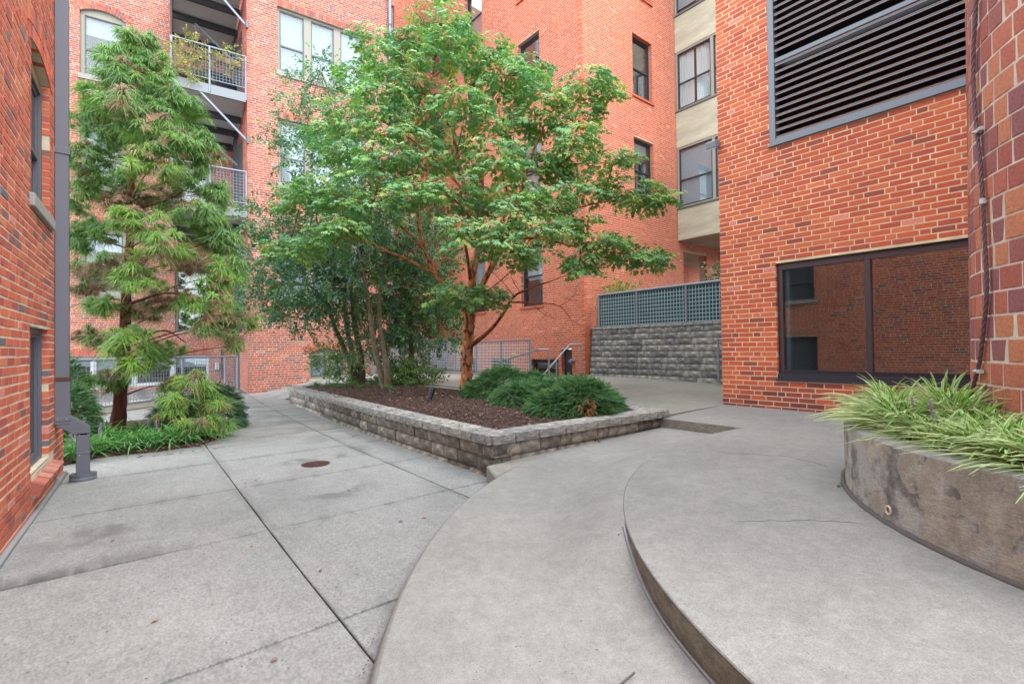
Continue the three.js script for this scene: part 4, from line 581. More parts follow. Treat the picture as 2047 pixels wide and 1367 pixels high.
const BLOCKS = [1, 2, 3, 4, 5, 6].map((s) => blockGeo(s)), stoneC = [[0.44, 0.455, 0.465], [0.37, 0.38, 0.39], [0.5, 0.51, 0.505], [0.31, 0.32, 0.325], [0.56, 0.56, 0.54]];
const stoneM = stoneC.map((c) => mat(c, { map: stoneMap, bumpMap: stoneBump, bumpScale: 0.008, roughness: 1 })), stoneWarm = [[0.48, 0.455, 0.41], [0.38, 0.36, 0.325], [0.57, 0.54, 0.49], [0.26, 0.245, 0.22]].map((c) => mat(c, { map: stoneMap, bumpMap: stoneBump, bumpScale: 0.008, roughness: 1 }));
// courses of block along a path of points; p(s) gives place and heading
function courses(t, path, o) {
  const rnd = rngOf(o.seed), cum = [0]; for (let i = 1; i < path.length; i++) cum.push(cum[i - 1] + Math.hypot(path[i][0] - path[i - 1][0], path[i][1] - path[i - 1][1])); const L = cum.at(-1);
  const at = (s) => { s = clamp(s, 0, L); let i = 0; while (i < path.length - 2 && cum[i + 1] < s) i++; const k = (s - cum[i]) / (cum[i + 1] - cum[i]); return [lerp(path[i][0], path[i + 1][0], k), lerp(path[i][1], path[i + 1][1], k)]; };
  for (const c of o.rows) {
    let s = c.cap ? 0 : -rnd() * 0.1;
    while (s < L - 0.03) {
      const l = Math.min(o.lens[Math.floor(rnd() * o.lens.length)] * (0.92 + 0.16 * rnd()), L - s + 0.02), a = at(s), b = at(s + l), mx = (a[0] + b[0]) / 2, mz = (a[1] + b[1]) / 2, ang = Math.atan2(-(b[1] - a[1]), b[0] - a[0]);
      const nx = Math.sin(ang), nz = Math.cos(ang), len = Math.hypot(b[0] - a[0], b[1] - a[1]);
      if (len > 0.04) {
        if (c.cap) { const m = part('cap_stone', capGeo[Math.floor(rnd() * 3)], stoneM[[0, 2, 4, 2][Math.floor(rnd() * 4)]], t); m.scale.set(len - 0.013, c.h, c.d); const back = c.d / 2 - c.over; m.position.set(mx - nx * back, c.y + c.h / 2 + (rnd() - 0.5) * 0.003, mz - nz * back); m.rotation.y = ang + (rnd() - 0.5) * 0.008; }
        else { const mats = o.warm ? stoneWarm : stoneM, w = rnd(), m = part('block', BLOCKS[Math.floor(rnd() * 6)], mats[Math.min(mats.length - 1, Math.floor(w * mats.length))], t); m.scale.set((len - 0.011) * (rnd() < 0.5 ? 1 : -1) || 1, c.h - 0.007, 0.24); m.scale.x = Math.abs(m.scale.x); const back = 0.12 + (c.back || 0) - (rnd() - 0.5) * 0.012; m.position.set(mx - nx * back, c.y + c.h / 2, mz - nz * back); m.rotation.y = ang + (rnd() - 0.5) * 0.02; }
      }
      s += l;
    }
  }
}
const capGeo = [1, 2, 3].map((sd) => { const g = new RoundedBoxGeometry(1, 1, 1, 3, 0.07), p = g.attributes.position; for (let i = 0; i < p.count; i++) { const x = p.getX(i), y = p.getY(i), z = p.getZ(i); if (z > 0.3) p.setZ(i, z + 0.05 * (fbm(x + 0.5 + sd, y + 0.5, 4, 2, sd * 5) - 0.5) - 0.02 * Math.max(0, y)); } const m = mergeVertices(g, 1e-4); m.computeVertexNormals(); return m; });
{ // retaining wall below the raised terrace
  const t = thing('retaining_wall', 'grey split-face block retaining wall under the wire mesh fence', 'wall');
  const rows = []; for (let k = 0; k < 9; k++) rows.push({ y: 0.33 + k * 0.15, h: 0.15, back: k * 0.014 }); rows.push({ y: 1.68, h: 0.07, cap: 1, d: 0.3, over: -0.09 });
  courses(t, [[10.2, -9.22], [10.2, -3.9]], { rows, lens: [0.2, 0.3, 0.36, 0.44, 0.44], seed: 81 });
}
{ const g = structure('raised_terrace'); part('soil', span(10.56, 18, 1.3, 1.66, -9.2, -3.6), M.mulch, g); part('soil', span(10.15, 10.42, 0.2, 1.6, -9.2, -3.6).translate(0.22, 0, 0), M.joint, g); }
{ // mesh fence with dark green screen on the retaining wall
  const t = thing('mesh_fence', 'galvanised mesh fence with dark green screening on top of the grey block wall', 'fence');
  const pts = [-9.02, -7.75, -6.35, -4.95, -3.95].map((z) => V3(10.42, 1.735, z)); railing(t, pts, 0.9, { cell: 0.082, cellV: 0.093, wire: 0.006, wireMat: M.galvWhite, post: 0.03, rail: 0.032, gap: 0.03 });
  part('screen_cloth', span(10.46, 10.466, 1.76, 2.62, -9.02, -3.95), M.screen, t);
}
{ // block planter with the maple
  const t = thing('block_planter', 'long grey split-face block planter with cap stones and bark mulch in the middle', 'planter');
  const left = [[3.12, -12.15], [3.02, -10.2], [2.86, -8.0], [2.78, -6.6], [2.73, -5.0], [2.70, -3.66]].reverse(), right = [[2.70, -3.66], [5.47, -3.62]], far = [[4.9, -12.35], [3.12, -12.15]];
  const three = [{ y: -0.105, h: 0.145 }, { y: 0.04, h: 0.133 }, { y: 0.173, h: 0.133 }, { y: 0.306, h: 0.088, cap: 1, d: 0.3, over: 0.035 }];
  courses(t, left.slice().reverse(), { rows: three, lens: [0.16, 0.26, 0.3, 0.4], seed: 91, warm: 1 });
  courses(t, right, { rows: [{ y: 0.04, h: 0.133 }, { y: 0.173, h: 0.133 }, { y: 0.306, h: 0.088, cap: 1, d: 0.3, over: 0.035 }], lens: [0.16, 0.26, 0.3, 0.4], seed: 93, warm: 1 });
  courses(t, [[5.47, -3.62], [5.6, -10.4], [4.9, -12.35], [3.12, -12.15]], { rows: [{ y: 0.306, h: 0.088, cap: 1, d: 0.3, over: 0.035 }], lens: [0.3, 0.4], seed: 95 });
  part('soil', slab([[2.85, -3.85], [5.4, -3.8], [5.5, -10.3], [4.85, -12.2], [3.25, -12.05], [2.95, -8]], () => 0.35, 0.4, 0.01), M.mulch, t);
  part('mulch_mound', grid(26, 60, (a, b) => { const z = lerp(-12.1, -3.86, b), x0 = z < -8 ? lerp(3.3, 2.98, (z + 12.1) / 4.1) : lerp(2.98, 2.92, (z + 8) / 4.2), x1 = z < -10.3 ? lerp(4.85, 5.45, (z + 12.1) / 1.8) : 5.4, x = lerp(x0, x1, a), e = Math.min(a, 1 - a, b, 1 - b); return V3(x, 0.352 + 0.05 * sstep(0, 0.18, e) + 0.035 * (fbm(x / 6, z / 12, 16, 3, 8) - 0.5), z); }), M.mulch, t);
}
// ---------- round chimney and its planter ----------
{
  const t = thing('brick_chimney', 'huge round chimney of large reddish radial bricks at the right edge', 'chimney', null, [CX, 0, CZ]);
  const rAt = (y) => 1.362 - 0.0088 * y, course = 0.131, J = 0.012, rnd = rngOf(101), cells = [];
  part('mortar_core', new THREE.CylinderGeometry(rAt(14) - 0.004, rAt(0) - 0.004, 14, 96, 1, true).translate(0, 7, 0), mat([0.75, 0.68, 0.58], { map: rep(mortarMap, 12, 20), roughness: 1 }), t);
  const pal = [[0.5, 0.15, 0.10], [0.42, 0.12, 0.09], [0.54, 0.18, 0.11], [0.36, 0.12, 0.105], [0.58, 0.22, 0.12], [0.31, 0.115, 0.12]], mats = pal.map((c) => mat(c, { map: brickGrain, bumpMap: brickBump, bumpScale: 0.004, roughness: 0.8 }));
  const rows = Math.floor(9 / course);
  for (let r = 0; r < rows; r++) { const y = 0.3 + r * course + course / 2; let a = rnd() * 0.1; while (a < Math.PI * 2 - 0.03) { const w0 = [0.125, 0.125, 0.165, 0.1][Math.floor(rnd() * 4)] / 1.36 * (0.95 + 0.1 * rnd()), w = Math.round(w0 * 600) / 600; if (a + w > Math.PI * 2) break; const m = a + w / 2; cells.push({ y, a: m, w, k: Math.floor(rnd() * 6), s: seen(V3(CX + rAt(y) * Math.cos(m), y, CZ + rAt(y) * Math.sin(m))) }); a += w; } }
  const facing = (c) => (Math.cos(c.a) * CX + Math.sin(c.a) * CZ) < -1.0;
  const geo = (h) => { // curved radial brick with softened edges, for its own angular width
    return (w) => { const n = 4, g = [], ro = 1.36; const pos = [], uv = [], idx = []; const P = (i, v) => { const e = Math.min(i, n - i) === 0 || Math.abs(v) > 0.49, a = (i / n - 0.5) * (w - J / ro); return [ro * (e ? 1 - 0.003 / ro : 1) * Math.cos(a), v * h, ro * (e ? 1 - 0.003 / ro : 1) * Math.sin(a)]; };
      const vs = [-0.5, -0.45, 0.45, 0.5]; for (const v of vs) for (let i = 0; i <= n; i++) { const ii = i === 0 ? 0 : i; pos.push(...P(ii, v)); uv.push(i / n, v + 0.5); }
      for (let j = 0; j < 3; j++) for (let i = 0; i < n; i++) { const a = j * (n + 1) + i, b = a + n + 1; idx.push(a, b, a + 1, a + 1, b, b + 1); }
      const gg = new THREE.BufferGeometry(); gg.setAttribute('position', new THREE.Float32BufferAttribute(pos, 3)); gg.setAttribute('uv', new THREE.Float32BufferAttribute(uv, 2)); gg.setIndex(idx); gg.computeVertexNormals();
      const ring = []; for (const [i, v] of [...[0, 1, 2, 3, 4].map((i) => [i, -0.5]), ...[4, 3, 2, 1, 0].map((i) => [i, 0.5])]) ring.push(P(i, v)); const q = [], qu = []; for (let i = 0; i < ring.length; i++) { const a = ring[i], b = ring[(i + 1) % ring.length], s = 1.345 / 1.36, c = [b[0] * s, b[1], b[2] * s], d = [a[0] * s, a[1], a[2] * s]; for (const p of [a, b, c, a, c, d]) { q.push(...p); qu.push(0.1, 0.1); } } const sk = new THREE.BufferGeometry(); sk.setAttribute('position', new THREE.Float32BufferAttribute(q, 3)); sk.setAttribute('uv', new THREE.Float32BufferAttribute(qu, 2)); sk.computeVertexNormals();
      return mergeGeometries([plain(gg), plain(sk)]); };
  };
  const make = geo(course - J), byW = new Map(), G = (w) => { const k = Math.round(w * 600); if (!byW.has(k)) byW.set(k, make(k / 600)); return byW.get(k); };
  const near = cells.filter((c) => c.s.in && facing(c)).sort((a, b) => a.s.d - b.s.d).slice(0, 290), set = new Set(near);
  const place = (m, c) => { const s = rAt(c.y) / 1.36 + (hash(Math.round(c.a * 500), Math.round(c.y * 50), 3) - 0.5) * 0.004; m.compose(V3(0, c.y, 0), new THREE.Quaternion().setFromAxisAngle(V3(0, 1, 0), -c.a), V3(s, 1, s)); return m; };
  for (const c of near) { const m = part('radial_brick', G(c.w), mats[c.k], t); m.applyMatrix4(place(new THREE.Matrix4(), c)); }
  const rest = cells.filter((c) => !set.has(c)), fieldG = make(0.1), im = new THREE.InstancedMesh(fieldG, mat([1, 1, 1], { map: brickGrain, bumpMap: brickBump, bumpScale: 0.004, roughness: 0.8 }), rest.length); im.name = 'brick_field'; im.userData.kind = 'stuff'; im.castShadow = im.receiveShadow = true;
  rest.forEach((c, i) => { im.setMatrixAt(i, place(new THREE.Matrix4(), c).multiply(new THREE.Matrix4().makeScale(1, 1, c.w / 0.1))); im.setColorAt(i, lin(...pal[c.k])); }); t.add(im);
}
{ // twisted lightning-conductor cable down the chimney
  const t = thing('cable', 'purplish twisted cable hanging down the left side of the brick chimney', 'cable'), rr = (y) => 1.362 - 0.0088 * y + 0.02, pts = [];
  const A = (px) => px * R; const way = [[7.5, 240.5], [5, 241.5], [3.9, 242.2], [3.18, 244.0], [2.93, 245.8], [2.73, 246.2], [2.5, 245.2], [2.21, 243], [2.0, 242], [1.72, 241.2], [1.49, 240.8], [1.3, 242.4], [1.09, 244.9], [0.98, 248.0], [0.8, 254]];
  for (const [y, a] of way) pts.push(V3(CX + rr(y) * Math.cos(A(a)), y, CZ + rr(y) * Math.sin(A(a))));
  pts.at(-1).add(V3(-0.08, -0.02, 0)); const cur = new THREE.CatmullRomCurve3(pts), n = 420;
  for (let k = 0; k < 3; k++) { const q = []; let nn = V3(1, 0, 0); for (let i = 0; i <= n; i++) { const t2 = i / n, p = cur.getPointAt(t2), T = cur.getTangentAt(t2); nn = nn.sub(T.clone().multiplyScalar(nn.dot(T))).normalize(); const b = T.clone().cross(nn), a = t2 * 330 + k * 2.094; p.addScaledVector(nn, Math.cos(a) * 0.0055).addScaledVector(b, Math.sin(a) * 0.0055); q.push([p.x, p.y, p.z, 0.0062]); } part('strand', limb(q, 5, 1), M.cable, t); }
  for (const [y, a] of [[2.42, 244.8], [1.03, 246.5]]) { const p = V3(CX + rr(y) * Math.cos(A(a)), y, CZ + rr(y) * Math.sin(A(a))), d = V3(Math.cos(A(a)), 0, Math.sin(A(a))); const c = part('clip', [rod(p.clone().addScaledVector(d, -0.05), p.clone().addScaledVector(d, 0.012), 0.008, 8), new THREE.TorusGeometry(0.016, 0.006, 6, 12).rotateX(Math.PI / 2).translate(p.x, p.y, p.z), boxG(0.075, 0.02, 0.02).rotateY(-A(a) + Math.PI / 2).translate(p.x - Math.sin(A(a)) * -0.03, p.y, p.z + Math.cos(A(a)) * -0.03)], M.galvWhite, t); }
  part('tape', new THREE.CylinderGeometry(0.016, 0.016, 0.03, 10).translate(...pts[8].toArray()), M.galvWhite, t);
}
const RIM = 0.68;
{ // round cast concrete planter
  const t = thing('round_planter', 'weathered round concrete planter wall curving round the foot of the chimney', 'planter', null, [CX, 0, CZ]);
  const prof = [[2.02, 0.2], [2.02, RIM - 0.012], [2.008, RIM], [1.885, RIM + 0.004], [1.875, RIM - 0.01], [1.875, 0.4]];
  const wall = new THREE.LatheGeometry(prof.slice(0, 2).map((p) => new THREE.Vector2(...p)), 160), u = wall.attributes.uv, p = wall.attributes.position; for (let i = 0; i < u.count; i++) u.setY(i, (p.getY(i) - 0.2) / 0.48); part('wall', wall, M.planter, t);
  const rim = new THREE.LatheGeometry(prof.slice(1).map((q) => new THREE.Vector2(...q)), 160), ru = rim.attributes.uv, rp = rim.attributes.position; for (let i = 0; i < ru.count; i++) ru.setXY(i, rp.getX(i), rp.getZ(i)); part('rim', rim, M.planterRim, t);
  part('soil', new THREE.RingGeometry(1.2, 1.9, 96, 4).rotateX(-Math.PI / 2).translate(0, RIM - 0.06, 0), M.mulch, t);
  const seal = []; for (let d = 140; d <= 330; d += 2) { const q = onC(2.03, d); seal.push([q[0] - CX, hT(q[0]) + 0.001, q[1] - CZ, 0.012 + 0.007 * hash(d, 9, 2)]); } part('foot_joint', limb(seal, 6, 2), M.crack, t);
  const a = 228.1 * R; const w = part('weep_pipe', [new THREE.TorusGeometry(0.021, 0.006, 8, 20), new THREE.CircleGeometry(0.02, 20).translate(0, 0, -0.012)], mat([0.62, 0.56, 0.45]), t); w.position.set(2.022 * Math.cos(a), 0.33, 2.022 * Math.sin(a)); w.lookAt(CX + 5 * Math.cos(a), 0.33, CZ + 5 * Math.sin(a));
}
// ---------- railings and handrails by the tower, stair, drain ----------
{
  const t = thing('mesh_railing', 'long galvanised mesh railing round the sunken area before the salmon brick tower', 'railing');
  const pts = [-9.4, -10.7, -12.0, -13.3, -14.6, -15.9].map((z, i) => V3(8.2 + 0.058 * (-9.4 - z), 0.49, z)); railing(t, pts, 0.92, { cell: 0.075, cellV: 0.085, wire: 0.0075, gap: 0.05, post: 0.03, wireMat: M.galvWhite });
  const e = V3(9.75, 0.49, -16.0); railing(t, [pts.at(-1).clone().add(V3(0.01, 0, -0.01)), e], 0.92, { cell: 0.085, wire: 0.005, gap: 0.05 });
}
{
  const t = thing('handrail', 'sloping grey pipe handrail at the sunken stair beside the tower corner', 'handrail'), r = 0.02;
  const P = (x, y, z) => V3(x, y, z), rail = [[P(9.72, 1.28, -9.05), P(9.32, 1.28, -9.1)], [P(9.32, 1.28, -9.1), P(8.36, 0.48, -9.15)]];
  for (const [a, b] of rail) part('rail', rod(a, b, r, 8), M.galv, t); part('post', rod(P(9.72, 0.42, -9.05), P(9.72, 1.28, -9.05), r, 8), M.galv, t); part('post', rod(P(8.85, 0.42, -9.12), P(8.85, 0.89, -9.12), r, 8), M.galv, t);
  const q = thing('handrail', 'short grey handrail post with bent top beside the end of the mesh railing', 'handrail'); for (const [a, b] of [[P(8.47, 0.42, -9.0), P(8.47, 1.16, -9.0)], [P(8.47, 1.16, -9.0), P(8.2, 1.16, -9.08)], [P(8.2, 1.16, -9.08), P(7.98, 0.85, -10.4)]]) part('rail', rod(a, b, r, 8), M.galv, q);
  const w = thing('handrail', 'upright grey handrail post in front of the block wall by the right building', 'handrail'); for (const [a, b] of [[P(9.85, 0.4, -5.28), P(9.85, 1.33, -5.28)], [P(9.85, 1.33, -5.28), P(9.95, 1.33, -4.2)], [P(9.95, 1.33, -4.2), P(9.95, 0.4, -4.2)]]) part('rail', rod(a, b, 0.022, 8), M.galv, w); part('base_plate', boxG(0.11, 0.012, 0.11, 9.85, 0.405, -5.28), M.galv, w);
  const s = thing('wall_spout', 'small grey pipe spout on the tower wall under the sloping handrail', 'pipe', null, [10.03, 0.82, -9.72]); part('pipe', new THREE.CylinderGeometry(0.05, 0.05, 0.14, 14).rotateZ(Math.PI / 2), M.galv, s); part('flange', new THREE.CylinderGeometry(0.075, 0.075, 0.02, 14).rotateZ(Math.PI / 2).translate(0.03, 0, 0), M.galv, s);
}
{ // concrete stair between the back building and the tower
  const t = thing('concrete_stair', 'flight of grey concrete steps behind the slim holly trunks', 'stairs', null, [7.3, 0.4, -15.2], 0.08);
  for (let k = 0; k < 9; k++) part('step', rbox(1.5, 0.17, 2.4 - k * 0.27, 0.01, 0, 0.085 + k * 0.17, -k * 0.135 - 0.2), M.planterRim, t);
  part('handrail', [rod(V3(0.7, 0.2, 1.0), V3(0.7, 1.0, 1.0), 0.02), rod(V3(0.7, 1.0, 1.0), V3(0.7, 2.4, -1.2), 0.02)], M.galv, t);
  const w = thing('concrete_canopy', 'pale grey concrete slab landing seen above the far end of the mesh railing', 'landing', null, [9.2, 1.35, -16.6]); part('slab', rbox(2.6, 0.28, 1.2, 0.01, 0, 0.14, 0), M.planterRim, w); part('post', boxG(0.16, 1.9, 0.16, -1.1, -0.95, 0.3), M.planterRim, w);
}
{ // low mesh railing in front of the back building's basement windows
  const t = thing('mesh_railing', 'low galvanised mesh railing in front of the basement windows behind the conifer', 'railing');
  const a = V3(2.72, 0.1, -15.95), b = V3(-0.9, 0.1, -12.1), pts = [0, 0.1, 0.4, 0.7, 1].map((k) => a.clone().lerp(b, k)); railing(t, pts, 0.98, { cell: 0.085, wire: 0.005, gap: 0.04, post: 0.028 });
  part('curb', bar(a.clone().setY(0.04), b.clone().setY(0.04), 0.12, 0.18), M.upper, t);
  const m = thing('meter_box', 'small pale meter box on the brick wall behind the low mesh railing', 'meter'); const p = bAt(-0.55, 0.72, 3.94); part('case', rbox(0.14, 0.24, 0.1, 0.02, p.x, p.y, p.z), M.galvWhite, m); part('pipe', rod(V3(p.x + 0.12, 0.3, p.z), V3(p.x + 0.12, 1.3, p.z), 0.03, 8), M.gutter, m);
}
{ // round iron drain cover
  const t = thing('drain_cover', 'round rusty brown slotted drain cover set in the plaza slabs', 'drain', null, [1.65, 0.001, -5.38]);
  part('ring', new THREE.RingGeometry(0.125, 0.145, 40).rotateX(-Math.PI / 2).translate(0, 0.003, 0), M.rust, t); part('pit', new THREE.CircleGeometry(0.126, 40).rotateX(-Math.PI / 2).translate(0, 0.0005, 0), M.black, t);
  for (let i = -5; i <= 5; i++) { const l = 2 * Math.sqrt(0.125 ** 2 - (i * 0.022) ** 2); part('bar', boxG(l, 0.008, 0.011, 0, 0.002, i * 0.022), M.rust, t); } part('cross_bar', boxG(0.012, 0.008, 0.24, 0, 0.0025, 0), M.rust, t);
}
{ // black garden spotlight standing in the mulch
  const t = thing('garden_spotlight', 'small black garden spotlight leaning in the bark mulch', 'spotlight', null, [3.77, 0.38, -6.71]);
  part('stake', rod(V3(0, -0.02, 0), V3(0, 0.05, 0), 0.012), M.black, t); part('lamp_body', new THREE.CylinderGeometry(0.042, 0.036, 0.17, 18, 1).translate(0, 0.085, 0).rotateZ(-0.35).translate(0, 0.04, 0), M.black, t); part('hood', new THREE.CylinderGeometry(0.048, 0.045, 0.06, 18, 1, true).translate(0, 0.17, 0).rotateZ(-0.35).translate(0, 0.04, 0), M.darkFrame, t);
}
// ---------- plants ----------
const UP = V3(0, 1, 0);
const leafMat = (c, o = {}) => pmat(c, { roughness: 0.85, side: THREE.DoubleSide, transmission: 0.45, clearcoat: 0.25, clearcoatRoughness: 0.35, ...o });
function instances(name, geo, material, items, parent) {   // items: {m, c}
  const im = new THREE.InstancedMesh(geo, material, items.length); im.name = name; im.userData.kind = 'stuff'; im.castShadow = im.receiveShadow = true;
  items.forEach((it, i) => { im.setMatrixAt(i, it.m); im.setColorAt(i, it.c); }); parent.add(im); return im;
}
function tris(list) { const pos = [], uv = []; for (const t of list) for (const p of t) { pos.push(...p); uv.push(p[0], p[1]); } const g = new THREE.BufferGeometry(); g.setAttribute('position', new THREE.Float32BufferAttribute(pos, 3)); g.setAttribute('uv', new THREE.Float32BufferAttribute(uv, 2)); g.computeVertexNormals(); return g; }
// one leaf along +y, folded, drooping at the tip, in the xy plane with z up
const leaf = (l, w, fold = 0.25, droop = 0.25, lobes = false) => { const b = [0, 0, 0], t = [0, l, -droop * l], m = [0, l * 0.5, -droop * l * 0.2], L1 = [-w / 2, l * 0.4, fold * w / 2 - 0.05 * l], R1 = [w / 2, l * 0.4, fold * w / 2 - 0.05 * l], L2 = [-w * 0.36, l * 0.74, fold * w * 0.3 - droop * l * 0.5], R2 = [w * 0.36, l * 0.74, fold * w * 0.3 - droop * l * 0.5]; return [[b, m, L1], [b, R1, m], [L1, m, L2], [m, R1, R2], [L2, m, t], [m, R2, t]]; };
const moved = (ts, mtx) => ts.map((t) => t.map((p) => V3(...p).applyMatrix4(mtx).toArray()));
const mt = (x, y, z, rx = 0, ry = 0, rz = 0, s = 1) => new THREE.Matrix4().compose(V3(x, y, z), new THREE.Quaternion().setFromEuler(new THREE.Euler(rx, ry, rz, 'ZYX')), V3(s, s, s));
// ----- paperbark maple
function mapleSpray(seed) { const r = rngOf(seed), out = []; const n = 7; for (let k = 0; k < n; k++) { const y = 0.03 + k * 0.04, sd = k % 2 ? 1 : -1, s = 0.8 + 0.5 * r(), base = mt(sd * (0.02 + 0.045 * r()), y, -0.02 * k * 0.3 + (r() - 0.5) * 0.05, (r() - 0.7) * 0.7, (r() - 0.5) * 0.9, sd * -(0.3 + 1.1 * r()) + (k === n - 1 ? 0 : 0), s); for (const a of [-0.75, 0, 0.75]) out.push(...moved(moved(leaf(a ? 0.075 : 0.085, 0.042, 0.3, 0.3), mt(0, 0.012, 0, 0, 0, a)), base)); } return tris(out); }
const along = (dir, roll, p, s) => { const y = dir.clone().normalize(), z0 = UP.clone(), x = y.clone().cross(z0).normalize(), z = x.clone().cross(y).normalize(); const q = new THREE.Matrix4().makeBasis(x, y, z).multiply(new THREE.Matrix4().makeRotationY(roll)); return new THREE.Matrix4().makeTranslation(p.x, p.y, p.z).multiply(q).multiply(new THREE.Matrix4().makeScale(s, s, s)); };
{
  const t = thing('maple_tree', 'paperbark maple with peeling orange trunk and broad green crown in the block planter', 'tree');
  mapleLimbs.forEach((l, i) => part(i ? 'branch' : 'trunk', limb(l, i ? 8 : 14, 5, i ? 0.12 : 0.3), M.bark, t));
  part('trunk_flare', limb([[mapleLimbs[0][0][0] + 0.06, 0.34, mapleLimbs[0][0][2] + 0.05, 0.06], [mapleLimbs[0][0][0] + 0.045, 0.6, mapleLimbs[0][0][2] + 0.04, 0.055], [mapleLimbs[0][0][0] + 0.03, 1.2, mapleLimbs[0][0][2] + 0.02, 0.05]], 9, 5, 0.3), M.bark, t);
  const rp = rngOf(77), peel = []; for (let i = 0; i < 60; i++) { const k = rp() * 3.4, j = Math.floor(k), a = mapleLimbs[0][j], b = mapleLimbs[0][j + 1] || a, f = k - j, an = rp() * 6.28, r = lerp(a[3], b[3], f) * 1.03; peel.push(grid(2, 2, (x, y) => V3((x - 0.5) * 0.05, (y - 0.5) * 0.07, 0.012 * x * x)).rotateY(an).translate(lerp(a[0], b[0], f) + Math.sin(an) * r, lerp(a[1], b[1], f), lerp(a[2], b[2], f) + Math.cos(an) * r)); } part('peeling_bark', peel, M.bark, t);
  deadLimbs.forEach((l) => part('bare_branch', limb(l, 6, 4, 0.1), M.darkBark, t));
  const rd = rngOf(3), tw = []; for (let i = 0; i < 60; i++) { const l = deadLimbs[Math.floor(rd() * deadLimbs.length)], k = 1 + Math.floor(rd() * (l.length - 1)), p = l[k], d = V3(rd() - 0.5, rd() - 0.45, rd() - 0.5).multiplyScalar(0.45); tw.push(limb([[p[0], p[1], p[2], 0.003], [p[0] + d.x * 0.5, p[1] + d.y * 0.5 + 0.02, p[2] + d.z * 0.5, 0.002], [p[0] + d.x, p[1] + d.y, p[2] + d.z, 0.001]], 4, 2)); } part('bare_twigs', tw, M.twig, t).userData.kind = 'stuff';
  const rnd = rngOf(201), items = [[], [], []], twigs = [], nodes = mapleLimbs.slice(1).flatMap((l) => l.slice(1)), ctr = V3(5.0, 4, -7.5);
  for (const [x, y, z, rx, ry] of maplePads) {
    const c = V3(x, y, z), n = Math.round(22 + 230 * rx * (ry + 0.12)), out = V3(x - ctr.x, 0, z - ctr.z).normalize();
    // a twig from the nearest limb into the pad
    let best = nodes[0], bd = 1e9; for (const q of nodes) { const d = V3(q[0], q[1], q[2]).distanceTo(c) + (q[1] > y ? 1 : 0); if (d < bd) { bd = d; best = q; } }
    twigs.push(limb([[best[0], best[1], best[2], Math.min(0.014, best[3])], [lerp(best[0], x, 0.5), lerp(best[1], y, 0.4), lerp(best[2], z, 0.5), 0.009], [x, y - ry * 0.2, z, 0.005]], 5, 3));
    for (let k = 0; k < 5; k++) { const a = rnd() * 6.28; twigs.push(limb([[x, y - ry * 0.2, z, 0.005], [x + Math.cos(a) * rx * 0.45, y + ry * 0.1, z + Math.sin(a) * rx * 0.45, 0.0035], [x + Math.cos(a) * rx * 0.9, y - ry * 0.1, z + Math.sin(a) * rx * 0.9, 0.0018]], 4, 2)); }
    const layers = [];
    for (let k = 0; k < 3; k++) layers.push({ h: (k - 1) * 0.55 * ry + (rnd() - 0.5) * 0.25 * ry, dx: (rnd() - 0.5) * rx * 0.7, dz: (rnd() - 0.5) * rx * 0.7 });
    for (let i = 0; i < n; i++) {
      const L = layers[Math.floor(rnd() * 3)], a = rnd() * Math.PI * 2, rr = Math.sqrt(rnd()) * rx * 0.8, px = L.dx + Math.cos(a) * rr, pz = L.dz + Math.sin(a) * rr, e = rr / rx;
      const p = V3(x + px, y + L.h + ry * 0.22 * (1 - e * e) * (0.5 + rnd()) - 0.12 * e * rx * rnd() + (rnd() - 0.5) * 0.08, z + pz);
      const dir = V3(Math.cos(a), -0.28 - 0.4 * e * rnd() + (rnd() - 0.5) * 0.5, Math.sin(a)).addScaledVector(out, 0.35);
      const g = rnd(), col = lin(0.13 + 0.14 * g, 0.35 + 0.14 * g, 0.06 + 0.06 * rnd()); if (rnd() < 0.3) col.setRGB(0.12, 0.34, 0.12); if (rnd() < 0.1) col.setRGB(0.34, 0.44, 0.07);
      items[Math.floor(rnd() * 3)].push({ m: along(dir, (rnd() - 0.5) * 0.9, p, 0.6 + 0.36 * rnd()), c: col });
    }
  }
  part('twigs', twigs, M.darkBark, t).userData.kind = 'stuff';
  items.forEach((it, k) => instances('crown', mapleSpray(300 + k), leafMat([1, 1, 1]), it, t));
}
// ----- fine dark evergreen stems in the far end of the planter
function sprig(seed) { const r = rngOf(seed), out = []; for (let k = 0; k < 13; k++) { const y = 0.02 + k * 0.023, s = 0.8 + 0.5 * r(); out.push(...moved(leaf(0.062, 0.033, 0.3, 0.15), mt((r() - 0.5) * 0.03, y, (r() - 0.5) * 0.05, (r() - 0.5) * 1.2, (r() - 0.5) * 1.2, (k % 2 ? 1 : -1) * (0.5 + 0.8 * r()), s))); } return tris(out); }
const SPRIG = [sprig(401), sprig(402), sprig(403)], sprigMat = leafMat([1, 1, 1], { transmission: 0.25, clearcoat: 0.5, clearcoatRoughness: 0.25 });
function fineCrown(t, pads, seed, dens, colf) {
  const rnd = rngOf(seed), items = [[], [], []];
  for (const pad of pads) { const [x, y, z, rx, ry] = pad, n = Math.round(dens * (0.05 + rx * ry) * (pad.length > 5 ? pad[5] : 1)); for (let i = 0; i < n; i++) {
    const u = V3(rnd() - 0.5, rnd() - 0.5, rnd() - 0.5); while (u.length() > 0.5) u.set(rnd() - 0.5, rnd() - 0.5, rnd() - 0.5); const p = V3(x + u.x * 2 * rx, y + u.y * 2 * ry, z + u.z * 2 * rx), dir = u.clone().normalize().add(V3((rnd() - 0.5) * 1.3, -0.15 + (rnd() - 0.5) * 1.1, (rnd() - 0.5) * 1.3));
    items[Math.floor(rnd() * 3)].push({ m: along(dir, rnd() * 6.28, p, 0.8 + 0.6 * rnd()), c: colf(rnd) });
  } }
  items.forEach((it, k) => it.length && instances('crown', SPRIG[k], sprigMat, it, t));
}
